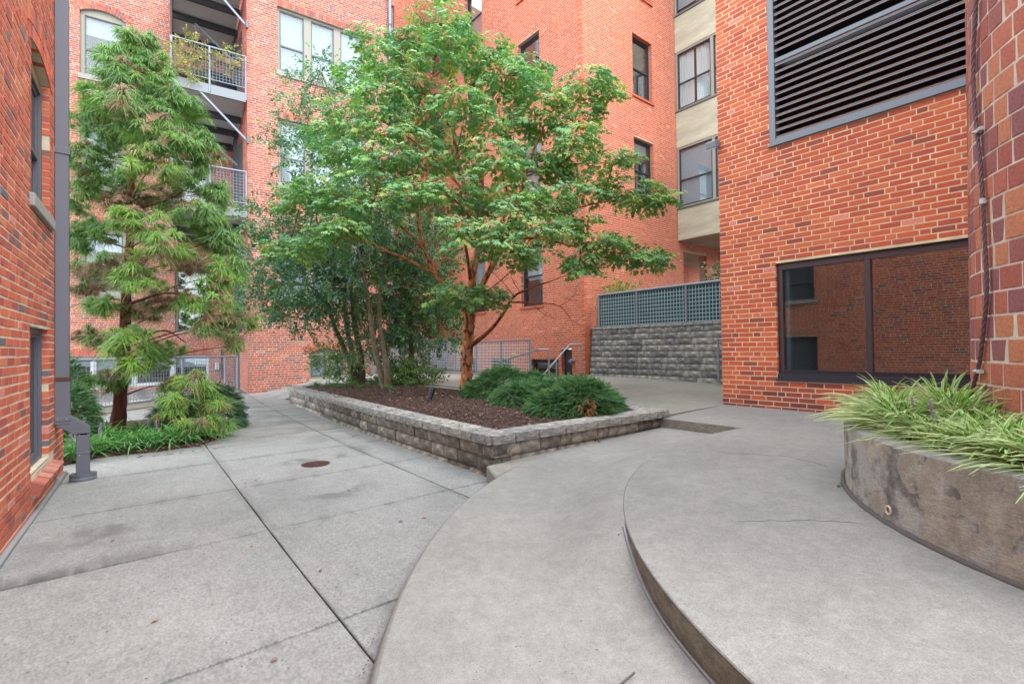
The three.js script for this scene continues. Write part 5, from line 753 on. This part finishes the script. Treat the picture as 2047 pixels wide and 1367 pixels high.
const fineGreen = (r) => { const g = r(); return g < 0.15 ? lin(0.17, 0.25, 0.05) : lin(0.04 + 0.045 * g, 0.14 + 0.1 * g, 0.05 + 0.035 * r()); };
{
  const mk = (lab, stems, pads, seed) => { const t = thing('evergreen_tree', lab, 'tree', 'slim evergreen trees at the far end of the block planter'); for (const i of stems) part('stem', limb(hollyStems[i], 8, 4, 0.15), M.greyBark, t); const tw = [], rnd = rngOf(seed + 1), nodes = stems.flatMap((i) => hollyStems[i].slice(2)); for (const [x, y, z, rx] of pads) { let b = nodes[0], bd = 1e9; for (const q of nodes) { const d = V3(q[0], q[1], q[2]).distanceTo(V3(x, y, z)) + (q[1] > y ? 0.6 : 0); if (d < bd) { bd = d; b = q; } } tw.push(limb([[b[0], b[1], b[2], 0.014], [lerp(b[0], x, 0.5), lerp(b[1], y, 0.5) + 0.12, lerp(b[2], z, 0.5), 0.009], [x, y, z, 0.005], [x + (x - b[0]) * 0.3, y + 0.1, z, 0.002]], 5, 3)); } part('twigs', tw, M.greyBark, t).userData.kind = 'stuff'; fineCrown(t, pads, seed, 450, fineGreen); return t; };
  const A = [], B = [], C = []; hollyPads.forEach((p, i) => (p.push(i < 9 ? 0.45 : 1), [16, 14, 15, 19, 22, 23, 25, 27].includes(i) ? C : i < 9 || [11, 12, 9, 17, 21].includes(i) ? B : A).push(p));
  mk('slim many-stemmed evergreen tree by the basement window, leaning left', [0, 1, 2, 6], A, 411); mk('tall evergreen tree with two pale stems in the middle of the planter end', [3, 4], B, 421); mk('single-stemmed small evergreen tree nearest the orange maple trunk', [5], C, 431);
}
// ----- weeping conifer with cord-like foliage
function tuft(seed, droop = 1) { const r = rngOf(seed), out = []; for (let k = 0; k < 64; k++) { const a = r() * 6.28, el = 0.25 + 1.2 * r(), l = 0.16 + 0.2 * r(), w = 0.006, dx = Math.cos(a) * Math.cos(el), dz = Math.sin(a) * Math.cos(el); let prev = null; for (let i = 0; i <= 5; i++) { const s = i / 5, h = l * s, y = Math.sin(el) * h * (1 - 0.35 * s) - droop * 0.5 * s * s * l, x = dx * h * (1 - 0.15 * s), z = dz * h * (1 - 0.15 * s), ww = w * (1 - 0.75 * s), px = -dz || 0.01, pz = dx, pl = Math.hypot(px, pz) || 1; const q = [[x - px / pl * ww, y, z - pz / pl * ww], [x + px / pl * ww, y, z + pz / pl * ww]]; if (prev) out.push([prev[0], prev[1], q[1]], [prev[0], q[1], q[0]]); prev = q; } } return tris(out); }
const TUFT = [tuft(501), tuft(502), tuft(503)], tuftMat = leafMat([1, 1, 1], { transmission: 0.35, clearcoat: 0.1 });
function cordCrown(t, pads, seed, dens) {
  const rnd = rngOf(seed), items = [[], [], []];
  for (const [x, y, z, rx, ry, kind] of pads) { const n = Math.round(6 + dens * rx * (ry + 0.1)); for (let i = 0; i < n; i++) {
    const u = V3(rnd() - 0.5, rnd() - 0.5, rnd() - 0.5); while (u.length() > 0.5) u.set(rnd() - 0.5, rnd() - 0.5, rnd() - 0.5);
    const p = V3(x + u.x * 2 * rx * 0.85, y + u.y * 2 * ry * 0.8, z + u.z * 2 * rx * 0.85), g = rnd(), k = kind === 2 ? (rnd() < 0.75 ? 2 : 0) : kind === 3 ? (rnd() < 0.4 ? 2 : 0) : kind === 1 ? (rnd() < 0.08 ? 2 : 1) : (rnd() < 0.07 ? 2 : 0);
    const col = k === 2 ? lin(0.3 + 0.12 * g, 0.18 + 0.07 * g, 0.1 + 0.05 * g) : k === 1 ? lin(0.17 + 0.12 * g, 0.35 + 0.13 * g, 0.05 + 0.03 * rnd()) : lin(0.13 + 0.1 * g, 0.3 + 0.13 * g, 0.055 + 0.04 * rnd());
    const q = new THREE.Quaternion().setFromEuler(new THREE.Euler((u.z) * 1.1 + (rnd() - 0.5) * 0.4, rnd() * 6.28, -u.x * 1.1 + (rnd() - 0.5) * 0.4)), s = 0.6 + 0.5 * rnd();
    items[Math.floor(rnd() * 3)].push({ m: new THREE.Matrix4().compose(p, q, V3(s, s, s)), c: col });
  } }
  items.forEach((it, k) => instances('crown', TUFT[k], tuftMat, it, t));
}
{
  const t = thing('conifer_tree', 'feathery weeping conifer with drooping green and browned foliage by the downpipe', 'tree');
  coniferLimbs.forEach((l, i) => part(i ? 'branch' : 'trunk', limb(l, i ? 6 : 10, 4, 0.2), M.redBark, t));
  const tw = []; for (const [x, y, z, rx] of coniferPads) { const yy = Math.min(y - 0.22 * Math.hypot(x - 0.05, z + 9.4), 5.9), T = coniferLimbs[0], j = Math.max(0, Math.min(7, T.findIndex((q) => q[1] > yy) - 1)), a = T[j], b = T[j + 1], f = clamp((yy - a[1]) / (b[1] - a[1])); tw.push(limb([[lerp(a[0], b[0], f), lerp(a[1], b[1], f), lerp(a[2], b[2], f), 0.014], [lerp(lerp(a[0], b[0], f), x, 0.55), lerp(lerp(a[1], b[1], f), y, 0.6) + 0.05, lerp(lerp(a[2], b[2], f), z, 0.55), 0.009], [x, y, z, 0.004]], 5, 3)); } part('twigs', tw, M.twig, t).userData.kind = 'stuff';
  cordCrown(t, coniferPads, 511, 205);
  const s = thing('conifer_shrub', 'small yellow-green weeping conifer bush at the bed edge', 'shrub'); part('stem', limb([[0.95, 0, -8.3, 0.03], [1.0, 0.5, -8.4, 0.02], [1.0, 0.9, -8.4, 0.01]], 6, 3), M.redBark, s); cordCrown(s, bushPads.map(([x, y, z, a, b, k]) => [x, y * 0.88, z, a * 0.8, b * 0.8, k]), 521, 200);
}
// ----- yew: needled fronds, arching
function frond(seed) { const r = rngOf(seed), out = []; for (let k = 0; k < 22; k++) { const s = k / 22, y = 0.02 + 0.26 * s, z = -0.09 * s * s, l = 0.042 * (1 - 0.45 * s); for (const sd of [-1, 1]) { const w = 0.007, tip = [sd * l * 0.95, y + l * 0.45, z - 0.006 + (r() - 0.5) * 0.012]; out.push([[0, y - w, z], [0, y + w, z], tip]); out.push([[0, y, z - w * 0.6], [0, y, z + w * 0.6], tip]); } } for (const sd of [-1, 1]) for (let k = 0; k < 10; k++) { const s = k / 10, bx = sd * 0.1 * s, by = 0.1 + 0.1 * s, l = 0.032 * (1 - 0.4 * s); for (const q of [-1, 1]) out.push([[bx, by - 0.006, -0.03 * s], [bx, by + 0.006, -0.03 * s], [bx + sd * l * 0.5 + q * l * 0.4 * -sd, by + q * l * 0.8 + 0.01, -0.03 * s - 0.006]]); } return tris(out); }
const FROND = [frond(601), frond(602), frond(603)], frondMat = leafMat([1, 1, 1], { transmission: 0.25 });
function yew(label, lobes, seed, col) {   // lobes: [x,y,z,r,h]
  const t = thing('yew_shrub', label, 'shrub', 'low dark needled shrubs'), rnd = rngOf(seed), items = [[], [], []], tw = [];
  for (const [x, y, z, r, h, n] of lobes) { for (let i = 0; i < n * 4.6; i++) { const a = rnd() * 6.28, el = Math.acos(1 - rnd() * 1.05), k = 0.62 + 0.38 * Math.sqrt(rnd()), d = V3(Math.sin(el) * Math.cos(a), Math.max(0, Math.cos(el)), Math.sin(el) * Math.sin(a)), p = V3(x + d.x * r * k, y + d.y * h * k + 0.03, z + d.z * r * k), dir = V3(d.x * 1.2, d.y * 0.9 - 0.25 + (rnd() - 0.5) * 0.5, d.z * 1.2).add(V3((rnd() - 0.5) * 0.6, 0, (rnd() - 0.5) * 0.6)); const g = rnd(); dir.add(V3((rnd() - 0.5) * 0.9, (rnd() - 0.5) * 0.7, (rnd() - 0.5) * 0.9)); items[Math.floor(rnd() * 3)].push({ m: along(dir, (rnd() - 0.5) * 1.6, p, 0.3 + 0.22 * rnd()), c: col ? col(rnd, p) : (g < 0.1 ? lin(0.14, 0.25, 0.05) : lin(0.045 + 0.06 * g, 0.16 + 0.13 * g, 0.05 + 0.03 * g)) }); } for (let k = 0; k < 9; k++) { const a = k / 9 * 6.28; tw.push(limb([[x, y, z, 0.012], [x + Math.cos(a) * r * 0.4, y + h * 0.6, z + Math.sin(a) * r * 0.4, 0.008], [x + Math.cos(a) * r * 0.85, y + h * 0.5, z + Math.sin(a) * r * 0.85, 0.003]], 5, 3)); } }
  part('stems', tw, M.twig, t); items.forEach((it, k) => instances('foliage', FROND[k], frondMat, it, t)); return t;
}
yew('spreading dark green yew at the right end of the block planter with a browned patch', [[4.55, 0.34, -4.25, 0.42, 0.42, 520], [4.85, 0.34, -4.35, 0.4, 0.32, 380], [4.3, 0.34, -4.45, 0.36, 0.26, 280], [4.68, 0.34, -4.75, 0.4, 0.4, 300]], 611, (r, p) => { const g = r(); return Math.hypot(p.x - 4.33, p.y - 0.5, p.z + 3.93) < 0.11 && r() < 0.75 ? lin(0.5, 0.26, 0.1) : g < 0.12 ? lin(0.14, 0.25, 0.05) : lin(0.045 + 0.06 * g, 0.16 + 0.13 * g, 0.05 + 0.03 * g); });
yew('low yew in the middle of the shrub row behind the mulch', [[4.5, 0.34, -5.35, 0.45, 0.3, 420], [4.85, 0.34, -5.5, 0.42, 0.33, 330]], 621);
yew('taller yew beside the orange maple trunk', [[4.95, 0.34, -6.4, 0.5, 0.5, 480], [5.2, 0.34, -5.9, 0.4, 0.42, 300], [4.72, 0.34, -6.6, 0.35, 0.3, 220]], 631);
yew('dark yew behind the downpipe foot at the left wall', [[-0.5, 0.02, -8.5, 0.34, 0.8, 300], [-0.6, 0.02, -9.1, 0.36, 1.15, 300]], 641);
yew('small glossy dark shrub at the right end of the conifer bed', [[1.22, 0.02, -9.0, 0.4, 0.62, 420], [0.7, 0.02, -8.5, 0.35, 0.5, 260]], 651, (r) => { const g = r(); return lin(0.035 + 0.04 * g, 0.11 + 0.09 * g, 0.05 + 0.04 * g); });
// ----- strap-leaved clumps
function clumpGeo(seed, n, len, w, varieg, spread = 1) {
  const r = rngOf(seed), pos = [], col = [], uv = [], green = [0.16, 0.40, 0.035], edge = [0.66, 0.74, 0.4], dk = [0.1, 0.3, 0.05];
  for (let k = 0; k < n; k++) {
    const a = r() * 6.28, l = len * (0.6 + 0.6 * r()), el = 0.75 + 0.7 * r(), out = spread * (0.55 + 0.5 * r()), bx = (r() - 0.5) * 0.07, bz = (r() - 0.5) * 0.07, ww = w * (0.7 + 0.6 * r()), N = 6, rows = [], tw = (r() - 0.5) * 0.8, shadeK = 0.8 + 0.4 * r(), c0 = (varieg ? green : dk).map((v) => v * shadeK), c1 = varieg ? edge.map((v) => v * shadeK) : c0;
    for (let i = 0; i <= N; i++) { const s = i / N, h = Math.cos(el) * l * s * out * 1.1, y = Math.sin(el) * l * s - 0.72 * out * l * s * s, x = bx + Math.cos(a) * (h + 0.35 * l * s * s * out), z = bz + Math.sin(a) * (h + 0.35 * l * s * s * out), wd = ww * (s < 0.6 ? 1 : Math.sqrt(Math.max(0.02, 1 - (s - 0.6) / 0.4))), px = -Math.sin(a), pz = Math.cos(a), ty = tw * s * wd; rows.push([-1, -0.66, 0.66, 1].map((q) => [x + px * wd * q, y + (Math.abs(q) === 1 ? wd * 0.5 : 0) + ty * q, z + pz * wd * q])); }
    for (let i = 0; i < N; i++) for (let q = 0; q < 3; q++) { const A = rows[i][q], B = rows[i][q + 1], C = rows[i + 1][q + 1], D = rows[i + 1][q], c = q === 1 ? c0 : c1; for (const p of [A, B, C, A, C, D]) { pos.push(...p); col.push(...c); uv.push(0, 0); } }
  }
  const g = new THREE.BufferGeometry(); g.setAttribute('position', new THREE.Float32BufferAttribute(pos, 3)); g.setAttribute('color', new THREE.Float32BufferAttribute(col, 3)); g.setAttribute('uv', new THREE.Float32BufferAttribute(uv, 2)); g.computeVertexNormals(); return g;
}
const bladeMat = pmat([1, 1, 1], { vertexColors: true, roughness: 0.85, side: THREE.DoubleSide, transmission: 0.35, clearcoat: 0.2, clearcoatRoughness: 0.3 });
const VAR = [1, 2, 3, 4].map((s) => clumpGeo(700 + s, 210, 0.45, 0.0072, true, 0.85)), GRN = [1, 2, 3].map((s) => clumpGeo(720 + s, 90, 0.3, 0.0045, false));
const spike = (h) => { const r = rngOf(9), gs = [rod(V3(0, 0, 0), V3(0, h, 0), 0.003, 5)]; for (let i = 0; i < 40; i++) { const a = r() * 6.28, y = h - 0.1 + 0.1 * i / 40; gs.push(new THREE.OctahedronGeometry(0.007, 0).translate(Math.cos(a) * 0.008, y, Math.sin(a) * 0.008)); } return mergeGeometries(gs.map(plain)); };
const SPIKE = spike(0.3), spikeMat = mat([0.25, 0.17, 0.3]);
{
  const rnd = rngOf(731); let k = 0;
  for (let d = 150; d <= 262; d += 5.2) for (const r of [1.5, 1.74]) {
    const dd = d + (r > 1.6 ? 2.6 : 0) + (rnd() - 0.5) * 1.5, q = onC(r + (rnd() - 0.5) * 0.06, dd), t = thing('lilyturf_clump', `cream-striped lilyturf ${r > 1.6 ? 'arching over the round planter rim' : 'against the chimney bricks'}, ${dd > 238 ? 'far end by the black window' : dd > 212 ? 'middle stretch' : 'stretch nearest the viewer'}`, 'grass clump', `striped lilyturf ${r > 1.6 ? 'at the rim' : 'at the chimney'}, ${dd > 238 ? 'far' : dd > 212 ? 'middle' : 'near'}`, [q[0], RIM - 0.07, q[1]], rnd() * 6.28);
    const m = part('blades', VAR[k++ % 4], bladeMat, t), s = (d > 236 ? 1.12 : 0.95) * (0.92 + 0.16 * rnd()); m.scale.set(s, s * (d > 240 ? 1.05 : 0.85), s); if (rnd() < 0.15) { const f = part('flower_spike', SPIKE, spikeMat, t); f.rotation.set((rnd() - 0.5) * 0.6, 0, (rnd() - 0.5) * 0.6); f.scale.set(0.55, 0.95, 0.55); }
  }
  const bed = [[-0.15, -7.58], [0.12, -7.56], [0.36, -7.55], [0.56, -7.6], [0.76, -7.66], [-0.4, -7.6], [0.2, -7.9], [0.5, -7.95], [-0.15, -8.1], [-0.3, -7.5], [-0.05, -7.75], [0.2, -7.65], [0.45, -7.75], [0.68, -7.8], [-0.28, -7.9], [0.05, -8.15], [0.33, -8.1], [0.6, -8.15], [-0.1, -8.6], [0.4, -8.6], [-0.34, -7.28], [0.25, -9.0], [0.9, -8.0], [0.55, -9.1]];
  bed.forEach(([x, z], i) => { const t = thing('lilyturf_clump', z > -7.7 ? 'dark green lilyturf clump along the front edge of the conifer bed' : 'dark green lilyturf clump further back under the conifer', 'grass clump', z > -7.7 ? 'lilyturf along the bed edge' : 'lilyturf under the conifer', [x, 0.03, z], rnd() * 6.28); const m = part('blades', GRN[i % 3], bladeMat, t); m.scale.setScalar(1.2 + 0.45 * rnd()); if (i % 4 === 0) { const f = part('flower_spike', SPIKE, spikeMat, t); f.rotation.set((rnd() - 0.5) * 0.4, 0, (rnd() - 0.5) * 0.4); } });
  [[3.6, -11.6], [3.75, -10.7], [4.0, -10.0], [4.25, -9.2], [3.85, -11.3], [4.5, -10.2], [4.15, -10.9]].forEach(([x, z], i) => { const t = thing('lilyturf_clump', 'small green grass clump at the foot of the evergreen stems in the block planter', 'grass clump', 'grass clumps in the block planter', [x, 0.38, z], rnd() * 6.28); part('blades', GRN[i % 3], bladeMat, t).scale.setScalar(0.85); });
}
// ----- leafy low plants
function bushOf(name, label, cat, pads, seed, dens, colf, grp) { const t = thing(name, label, cat, grp); fineCrown(t, pads, seed, dens, colf); const p = pads[0]; part('stems', limb([[p[0], p[1] - p[4] * 1.1, p[2], 0.012], [p[0] + 0.02, p[1], p[2], 0.006], [p[0], p[1] + p[4] * 0.6, p[2], 0.003]], 5, 3), M.twig, t); return t; }
const midGreen = (r) => { const g = r(); return lin(0.07 + 0.08 * g, 0.17 + 0.1 * g, 0.035); };
bushOf('leafy_plant', 'low bright leafy plant at the foot of the single evergreen stem', 'plant', [[5.35, 0.55, -10.0, 0.3, 0.17], [5.1, 0.52, -10.6, 0.3, 0.15]], 801, 1500, midGreen);
bushOf('leafy_shrub', 'yellow-green shrub above the left part of the mesh fence', 'shrub', [[11.2, 2.55, -8.85, 0.3, 0.35]], 811, 900, (r) => { const g = r(); return lin(0.2 + 0.12 * g, 0.26 + 0.1 * g, 0.05); });
bushOf('leafy_shrub', 'blue-green shrub above the mesh fence beside the right building', 'shrub', [[11.3, 2.75, -5.55, 0.5, 0.32], [11.6, 2.7, -5.2, 0.45, 0.3]], 821, 700, (r) => { const g = r(); return lin(0.05 + 0.05 * g, 0.13 + 0.08 * g, 0.06); });
bushOf('wild_shrub', 'thin green sapling leaves before the basement window of the back building', 'shrub', [[4.2, 0.95, -12.0, 0.45, 0.4], [4.5, 0.8, -12.1, 0.4, 0.3]], 831, 330, midGreen);
{ // flower boxes and covered things on the middle balcony
  const mk = (s, lab) => { const p = bAt(s, 9.52, 0.16), t = thing('flower_box', lab, 'flower box', 'flower boxes on the middle balcony'); part('box', rbox(0.62, 0.16, 0.16, 0.01, p.x, p.y, p.z), M.wood, t); fineCrown(t, [[p.x, p.y + 0.14, p.z, 0.28, 0.12]], Math.round(900 + s * 10), 420, (r) => lin(0.2 + 0.15 * r(), 0.22 + 0.1 * r(), 0.04)); };
  mk(-1.28, 'wooden flower box on the left of the middle balcony rail'); mk(-0.45, 'wooden flower box on the right of the middle balcony rail');
  const v = thing('trailing_plant', 'yellow-green climbing plant on the left corner of the middle balcony', 'plant'), q = bAt(-1.55, 9.1, 0.1); fineCrown(v, [[q.x, q.y, q.z, 0.24, 0.32], [q.x + 0.25, q.y - 0.15, q.z, 0.25, 0.2]], 931, 330, (r) => lin(0.22 + 0.15 * r(), 0.27 + 0.1 * r(), 0.03)); part('pot', new THREE.CylinderGeometry(0.14, 0.1, 0.22, 14).translate(q.x, 8.75, q.z - 0.2), M.rust, v);
  const c = thing('covered_grill', 'dark blue covered furniture behind the middle balcony mesh', 'cover'), a = bAt(-0.75, 8.62, 0.75); part('cover', new THREE.CapsuleGeometry(0.3, 0.35, 4, 12).scale(1.9, 0.85, 0.8).translate(a.x, a.y + 0.42, a.z), mat([0.016, 0.02, 0.04], { roughness: 0.8 }), c);
}
// ---------- conifer bed, mulch, litter ----------
{
  const g = structure('planting_bed'), edge = [[-0.75, -7.0], [-0.44, -7.16], [-0.18, -7.42], [0.1, -7.44], [0.33, -7.37], [0.6, -7.4], [0.85, -7.5], [1.06, -7.8], [1.2, -8.2], [1.38, -8.7], [1.48, -9.19], [1.45, -9.8], [1.2, -10.4], [0.5, -10.9], [-0.5, -11.2], [-2.5, -11.4], [-2.5, -7]];
  part('soil', slab(edge, () => 0.02, 0.03, 0.02), M.mulch, g);
}
const chipG = (() => { const g = new THREE.BoxGeometry(1, 0.22, 0.32, 2, 1, 1), p = g.attributes.position; for (let i = 0; i < p.count; i++) if (Math.abs(p.getX(i)) > 0.4) { p.setZ(i, p.getZ(i) * 0.45); p.setY(i, p.getY(i) * 0.5 - 0.1); } g.computeVertexNormals(); return g; })(), chipMat = mat([1, 1, 1], { roughness: 1 });
function litter(name, n, seed, place, colf, label, cat) {
  const rnd = rngOf(seed), im = new THREE.InstancedMesh(chipG, chipMat, n); im.name = name; im.userData.kind = 'stuff'; if (label) tag(im, label, cat); im.castShadow = im.receiveShadow = true;
  for (let i = 0; i < n; i++) { const { p, s } = place(rnd); im.setMatrixAt(i, new THREE.Matrix4().compose(p, new THREE.Quaternion().setFromEuler(new THREE.Euler((rnd() - 0.5) * 0.7, rnd() * 6.28, (rnd() - 0.5) * 0.7)), V3(s, s * (0.6 + 0.5 * rnd()), s * (0.6 + 0.8 * rnd())))); im.setColorAt(i, colf(rnd)); } scene.add(im);
}
const inPoly = (x, z, poly) => { let c = false; for (let i = 0, j = poly.length - 1; i < poly.length; j = i++) if ((poly[i][1] > z) !== (poly[j][1] > z) && x < (poly[j][0] - poly[i][0]) * (z - poly[i][1]) / (poly[j][1] - poly[i][1]) + poly[i][0]) c = !c; return c; };
litter('bark_mulch', 15000, 1001, (r) => { let x, z; do { x = 2.9 + 2.55 * r(); z = -12 + 8.15 * r() ** 0.8; } while (x < 2.94 + Math.max(0, (-6 - z)) * 0.055); const e = Math.min((x - 2.9) / 2.5, (5.45 - x) / 2.5, (z + 12.1) / 8.2, (-3.85 - z) / 8.2); return { p: V3(x, 0.36 + 0.05 * sstep(0, 0.18, e) + 0.018 * r(), z), s: 0.018 + 0.035 * r() }; }, (r) => { const g = r(); return g < 0.04 ? lin(0.3, 0.22, 0.15) : lin(0.05 + 0.09 * g, 0.032 + 0.055 * g, 0.026 + 0.045 * g); }, 'dark brown shredded bark mulch covering the block planter', 'mulch');
litter('bed_litter', 3500, 1003, (r) => { const x = -0.6 + 2.05 * r(), z = -7.3 - 2.6 * r(); return { p: V3(x, (z > -7.42 && x > -0.3 || x > 0.9 + (-7.5 - z) * 0.35) ? -0.05 : 0.024 + 0.01 * r(), z), s: 0.02 + 0.05 * r() }; }, (r) => { const g = r(); return g < 0.35 ? lin(0.3, 0.19, 0.09) : lin(0.07 + 0.08 * g, 0.05 + 0.05 * g, 0.035 + 0.03 * g); }, 'brown needle litter and mulch in the bed under the conifer', 'mulch');
litter('pavement_debris', 420, 1005, (r) => { const k = r(); if (k < 0.5) { const d = 196 + 20 * r(), rr = 3.5 + 0.95 * r(), q = onC(rr, d); return { p: V3(q[0], 0.125 - 0.06 * (rr - 3.4), q[1]), s: 0.003 + 0.005 * r() }; } if (k < 0.75) { const d = 197 + 22 * r(), q = onC(4.53 + 0.02 * r(), d); return { p: V3(q[0], 0.004, q[1]), s: 0.004 + 0.006 * r() }; } const x = -0.2 + 2.3 * r(), z = -1.6 - 6 * r(); return { p: V3(x, 0.004, z), s: 0.004 + 0.007 * r() }; }, (r) => (r() < 0.2 ? lin(0.3, 0.13, 0.05) : lin(0.06, 0.06, 0.045)), 'tiny dark bits of debris scattered on the concrete', 'debris');
litter('cap_litter', 130, 1007, (r) => { const z = -11 + 7 * r(); return { p: V3(2.76 + Math.max(0, -5 - z) * 0.05 + 0.1 * r(), 0.398, z), s: 0.012 + 0.02 * r() }; }, () => lin(0.05, 0.045, 0.04), 'dark bark bits lying on the planter cap stones', 'debris');
{ // fallen leaves, flat and curled, on the mulch and along the edges of the paving
  const g = tris(leaf(0.06, 0.036, 0.5, 0.1)).rotateX(-Math.PI / 2), rnd = rngOf(1021), n = 90, im = new THREE.InstancedMesh(g, leafMat([1, 1, 1], { transmission: 0.1 }), n); im.name = 'fallen_leaves'; im.userData.kind = 'stuff'; tag(im, 'scattered small fallen leaves on the mulch and paving', 'leaves'); im.castShadow = im.receiveShadow = true;
  for (let i = 0; i < n; i++) { const k = rnd(); let p; if (k < 0.6) p = V3(3.1 + 2.1 * rnd(), 0.43, -11 + 6.8 * rnd()); else if (k < 0.75) p = V3(2.55 + 0.06 * rnd() + 0.02 * i / n, 0.008, -4 - 5 * rnd()); else if (k < 0.88) p = V3(0.2 + 1.1 * rnd(), 0.008, -7.15 + 0.1 * rnd()); else p = V3(-0.25 + 2.2 * rnd(), 0.008, -2 - 4.5 * rnd()); const s = k < 0.88 ? 0.7 + 0.4 * rnd() : 0.4 + 0.3 * rnd(); im.setMatrixAt(i, new THREE.Matrix4().compose(p, new THREE.Quaternion().setFromEuler(new THREE.Euler((rnd() - 0.5) * 0.4, rnd() * 6.28, (rnd() - 0.5) * 0.4)), V3(s, s, s))); im.setColorAt(i, rnd() < 0.5 ? lin(0.36, 0.2, 0.07) : rnd() < 0.5 ? lin(0.3, 0.3, 0.08) : lin(0.2, 0.12, 0.07)); } scene.add(im);
}
{ // small weeds in the joints
  const weed = (x, y, z, s, lab) => { const t = thing('weed', lab, 'weed', 'weeds in the joints', [x, y, z]), r = rngOf(Math.round(x * 1000)), out = []; for (let k = 0; k < 14; k++) out.push(...moved(leaf(0.035, 0.02, 0.2, 0.2), mt((r() - 0.5) * 0.04, 0, (r() - 0.5) * 0.04, -1.2 + r() * 0.9, 0, r() * 6.28))); const m = part('leaves', tris(out).rotateX(-Math.PI / 2), leafMat([0.09, 0.22, 0.04]), t); m.scale.setScalar(s); };
  const q = onC(3.4, 225); weed(q[0], 0.2, q[1], 1.3, 'small green weed in the joint at the foot of the curved curb'); weed(2.78, 0.15, -3.6, 1.2, 'tiny weed on the curb stone under the planter corner'); const w = onC(2.05, 187); weed(w[0], 0.26, w[1], 1.1, 'tiny weed at the foot of the round planter near the right edge'); weed(4.1, 0.17, -3.58, 1.1, 'tiny weed at the foot of the planter blocks on its right side'); const e = onC(2.06, 247); weed(e[0], 0.28, e[1], 0.9, 'tiny weed at the far foot of the round planter');
  weed(0.82, 0.03, -7.55, 2.6, 'bright broad-leaved weed at the front edge of the conifer bed');
}
// ---------- wall pieces become direct parts of their building ----------
{ const frames = []; scene.traverse((o) => { if (o.name === 'brickwork') frames.push(o); }); for (const f of frames) { const p = f.parent; p.updateMatrixWorld(true); for (const c of [...f.children]) p.attach(c); p.remove(f); } }
renderer.render(scene, camera);
